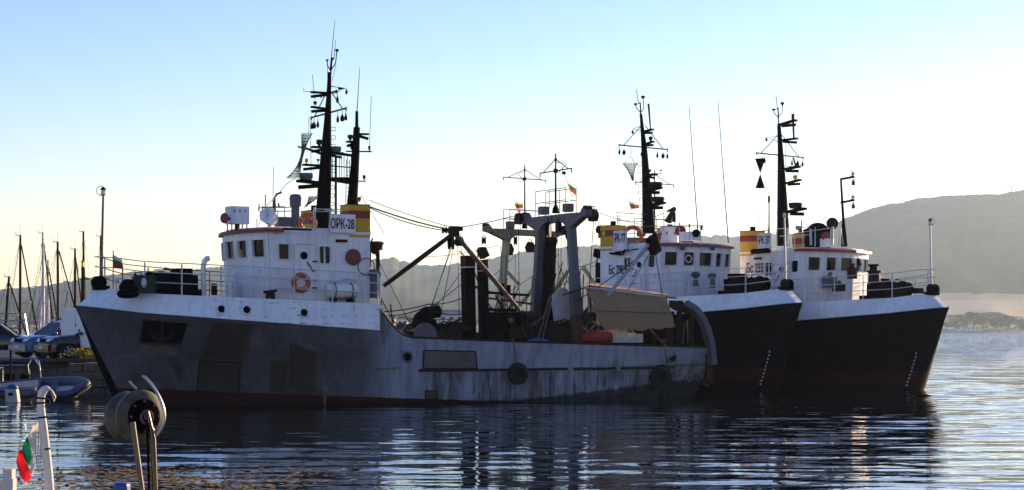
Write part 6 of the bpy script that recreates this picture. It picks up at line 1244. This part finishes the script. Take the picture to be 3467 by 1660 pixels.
shed(1485, 1572, 1092, 1050, 900, 'large blue-white roofed building across the bay between rigging lines', 'canvas_w', 'silver'); shed(1322, 1336, 1098, 1070, 980, 'cream house across the bay left of the black cowl', 'cream', 'redrust'); shed(1345, 1380, 1100, 1072, 950, 'reddish-roofed houses across the bay above the winch', 'white', 'redrust'); shed(1500, 1525, 1122, 1104, 840, 'low brown sheds on the near spit right of the cowl', 'cream', 'brown')
sp_ = MB(); rows = [[(x, Y, z+.8*math.sin(x*.05)) for x in np.linspace(-110, -8, 30)] for Y, z in ((790, -1), (800, .8), (860, 2.5), (1000, 6), (1060, 5), (1100, -1))]; sp_.grid(rows); tag(sp_.build('spit_ground', 'scrub', None, 60), kind='structure')
for k, (u, v, w_, lab) in enumerate(((1405, 1070, 40, 'yellow-green bushy tree across the bay left of the cowl'), (1545, 1098, 30, 'small bushy tree across the bay right of the blue-white building'), (1430, 1060, 30, 'grey-green tree across the bay behind the black cowl'))): tree(u, 1112, v, w_, 830+k*8, lab, 'tree_leaf2')
for u, vt, kind, lab in ((3412, 640, 't', 'short T-shaped aerial on the right hill\'s crest'), (3425, 624, 'i', 'middle one of the aerial masts on the right hill\'s crest'), (3437, 620, 'i', 'tallest thin aerial mast on the right hill\'s crest')):
    p = at(u, 655, 4300); h = at(u, vt, 4300).z-p.z; mb = MB(); mb.tube([p-Vector((0, 0, 8)), p+Vector((0, 0, h))], 1.1, 6)
    if kind == 't': mb.tube([p+Vector((-4, 0, h)), p+Vector((4, 0, h))], 1.0, 5)
    tag(mb.build('aerial_mast', 'silver'), lab, 'aerial mast', 'aerial masts on the hill')
# water: displaced ripple sheet, growing coarser with distance
m, nt, b = nodes_of('harbour_water'); b.inputs['Base Color'].default_value = (.003, .005, .006, 1); b.inputs['Roughness'].default_value = .01; b.inputs['IOR'].default_value = 1.33; b.inputs['Specular IOR Level'].default_value = .5
oc = N(nt, 'ShaderNodeTexCoord').outputs['Object']
cd = N(nt, 'ShaderNodeSeparateXYZ'); nt.links.new(oc, cd.inputs[0]); far = ramp(nt, cd.outputs[1], 70, 240, .05, 1.0)
nz = N(nt, 'ShaderNodeTexNoise', Scale=1.0, Detail=4, Roughness=.6); nt.links.new(mapped(nt, oc, (.22, .55, 1)), nz.inputs['Vector'])
def vm(op, a, b_):
    n = N(nt, 'ShaderNodeVectorMath', operation=op)
    for i, v in enumerate((a, b_)):
        if v is None: continue
        if hasattr(v, 'is_linked'): nt.links.new(v, n.inputs[i])
        else: n.inputs[i].default_value = v
    return n
pert = vm('MULTIPLY', vm('SUBTRACT', nz.outputs[1], (.5, .5, .5)).outputs[0], (.7, 1.5, 0)).outputs[0]
nf = N(nt, 'ShaderNodeTexNoise', Scale=1.0, Detail=3, Roughness=.6); nt.links.new(mapped(nt, oc, (1.1, 4.2, 1)), nf.inputs['Vector'])
fine = vm('MULTIPLY', vm('SUBTRACT', nf.outputs[1], (.5, .5, .5)).outputs[0], (.05, .17, 0)).outputs[0]      # wind chop too small to model far out
sc_ = N(nt, 'ShaderNodeVectorMath', operation='SCALE'); nt.links.new(pert, sc_.inputs[0]); nt.links.new(far, sc_.inputs['Scale'])
gn = N(nt, 'ShaderNodeNewGeometry')
nn = vm('NORMALIZE', vm('ADD', vm('ADD', gn.outputs['Normal'], sc_.outputs[0]).outputs[0], fine).outputs[0], None).outputs[0]; nt.links.new(nn, b.inputs['Normal']); M['water'] = m
Ys = [3.0]
while Ys[-1] < 170: Ys.append(Ys[-1]+max(.055, Ys[-1]*.0032))
while Ys[-1] < 2600: Ys.append(Ys[-1]*1.05)
Ys = np.array(Ys); nx = 440; tx = np.linspace(-1, 1, nx); Xg = tx[None, :]*(Ys[:, None]*.42+10); Yg = np.repeat(Ys[:, None], nx, 1); Z = np.zeros_like(Xg)
wr = np.random.default_rng(21)
calm = .62+.30*np.sin(Xg*.11+1.3+Yg*.05)*np.sin(Yg*.17+.4)+.22*np.clip((Xg-6)/14, 0, 1)
for i in range(64):
    lam = math.exp(wr.uniform(math.log(.5), math.log(2.6))); kk = 2*PI/lam; th = PI/2+wr.normal(0, .21); a = .046/math.sqrt(64)*math.sqrt(2)/kk*(1.0 if lam < 2 else 1.25)
    fade = np.clip(1.3-(Yg*.0032*2.6)/lam, 0, 1)
    Z += a*fade*np.sin(Xg*kk*math.cos(th)+Yg*kk*math.sin(th)+wr.uniform(0, 6.28))
Z *= calm*np.clip((170-Yg)/60, 0, 1)
me = bpy.data.meshes.new('water'); nv_ = Xg.size; me.vertices.add(nv_); me.vertices.foreach_set('co', np.stack([Xg, Yg, Z], -1).astype(np.float32).ravel())
r_, c_ = len(Ys), nx; idx = np.arange(nv_).reshape(r_, c_); qd = np.stack([idx[:-1, :-1], idx[:-1, 1:], idx[1:, 1:], idx[1:, :-1]], -1).reshape(-1, 4)
me.loops.add(qd.size); me.polygons.add(len(qd)); me.loops.foreach_set('vertex_index', qd.ravel().astype(np.int32)); me.polygons.foreach_set('loop_start', (np.arange(len(qd))*4).astype(np.int32)); me.polygons.foreach_set('loop_total', np.full(len(qd), 4, np.int32)); me.polygons.foreach_set('use_smooth', np.ones(len(qd), bool)); me.update(calc_edges=True); me.validate()
me.materials.append(m); wo_ = bpy.data.objects.new('water', me); COL.objects.link(wo_); tag(wo_, kind='structure')
ob_ = MB(); Xo = 9000
for s in (-1, 1): ob_.add([(s*(3*.42+10), 3, -.03), (s*(2600*.42+10), 2600, -.03), (s*Xo, 2600, -.03), (s*Xo, 3, -.03)], [(0, 1, 2, 3)])
ob_.add([(-Xo, -60, -.03), (Xo, -60, -.03), (Xo, 3, -.03), (-Xo, 3, -.03)], [(0, 1, 2, 3)]); tag(ob_.build('outer_water', 'water'), kind='structure')
# drifting weed scum near the camera
M['weed'] = plain('yellowish_weed', (.19, .14, .07), .9, scale=20)
sc = MB()
for k in range(2000):
    u = rng.normal(520, 300); D = EYE*F/(1612+rng.normal(20, 24)+14*math.sin(u*.01)-CY); x = (u-CX)/F*D; r = abs(rng.normal(.03, .025))+.012
    pts = [(x+math.cos(t)*r*rng.uniform(.6, 1.6), D+math.sin(t)*r*rng.uniform(.6, 1.3), .022+rng.uniform(0, .012)) for t in np.linspace(0, 2*PI, 6)[:-1]]; sc.add(pts, [tuple(range(5))])
tag(sc.build('floating_weed', 'weed'), 'yellowish weed and scum drifting in the left foreground water', 'weed', kind='stuff')
# haze
hz = MB(); hz.box((0, 2850, 174), (19000, 6500, 352)); ho = hz.build('haze', 'water'); ho.data.materials.clear()
hm = bpy.data.materials.new('haze_air'); hm.use_nodes = True; nt = hm.node_tree; nt.nodes.clear(); pv = nt.nodes.new('ShaderNodeVolumePrincipled'); pv.inputs['Density'].default_value = .56e-4; pv.inputs['Color'].default_value = (.56, .76, 1, 1); pv.inputs['Anisotropy'].default_value = .5
oo = nt.nodes.new('ShaderNodeOutputMaterial'); nt.links.new(pv.outputs[0], oo.inputs['Volume']); ho.data.materials.append(hm); tag(ho, kind='stuff', label='pale evening haze filling the air over the bay', cat='haze')
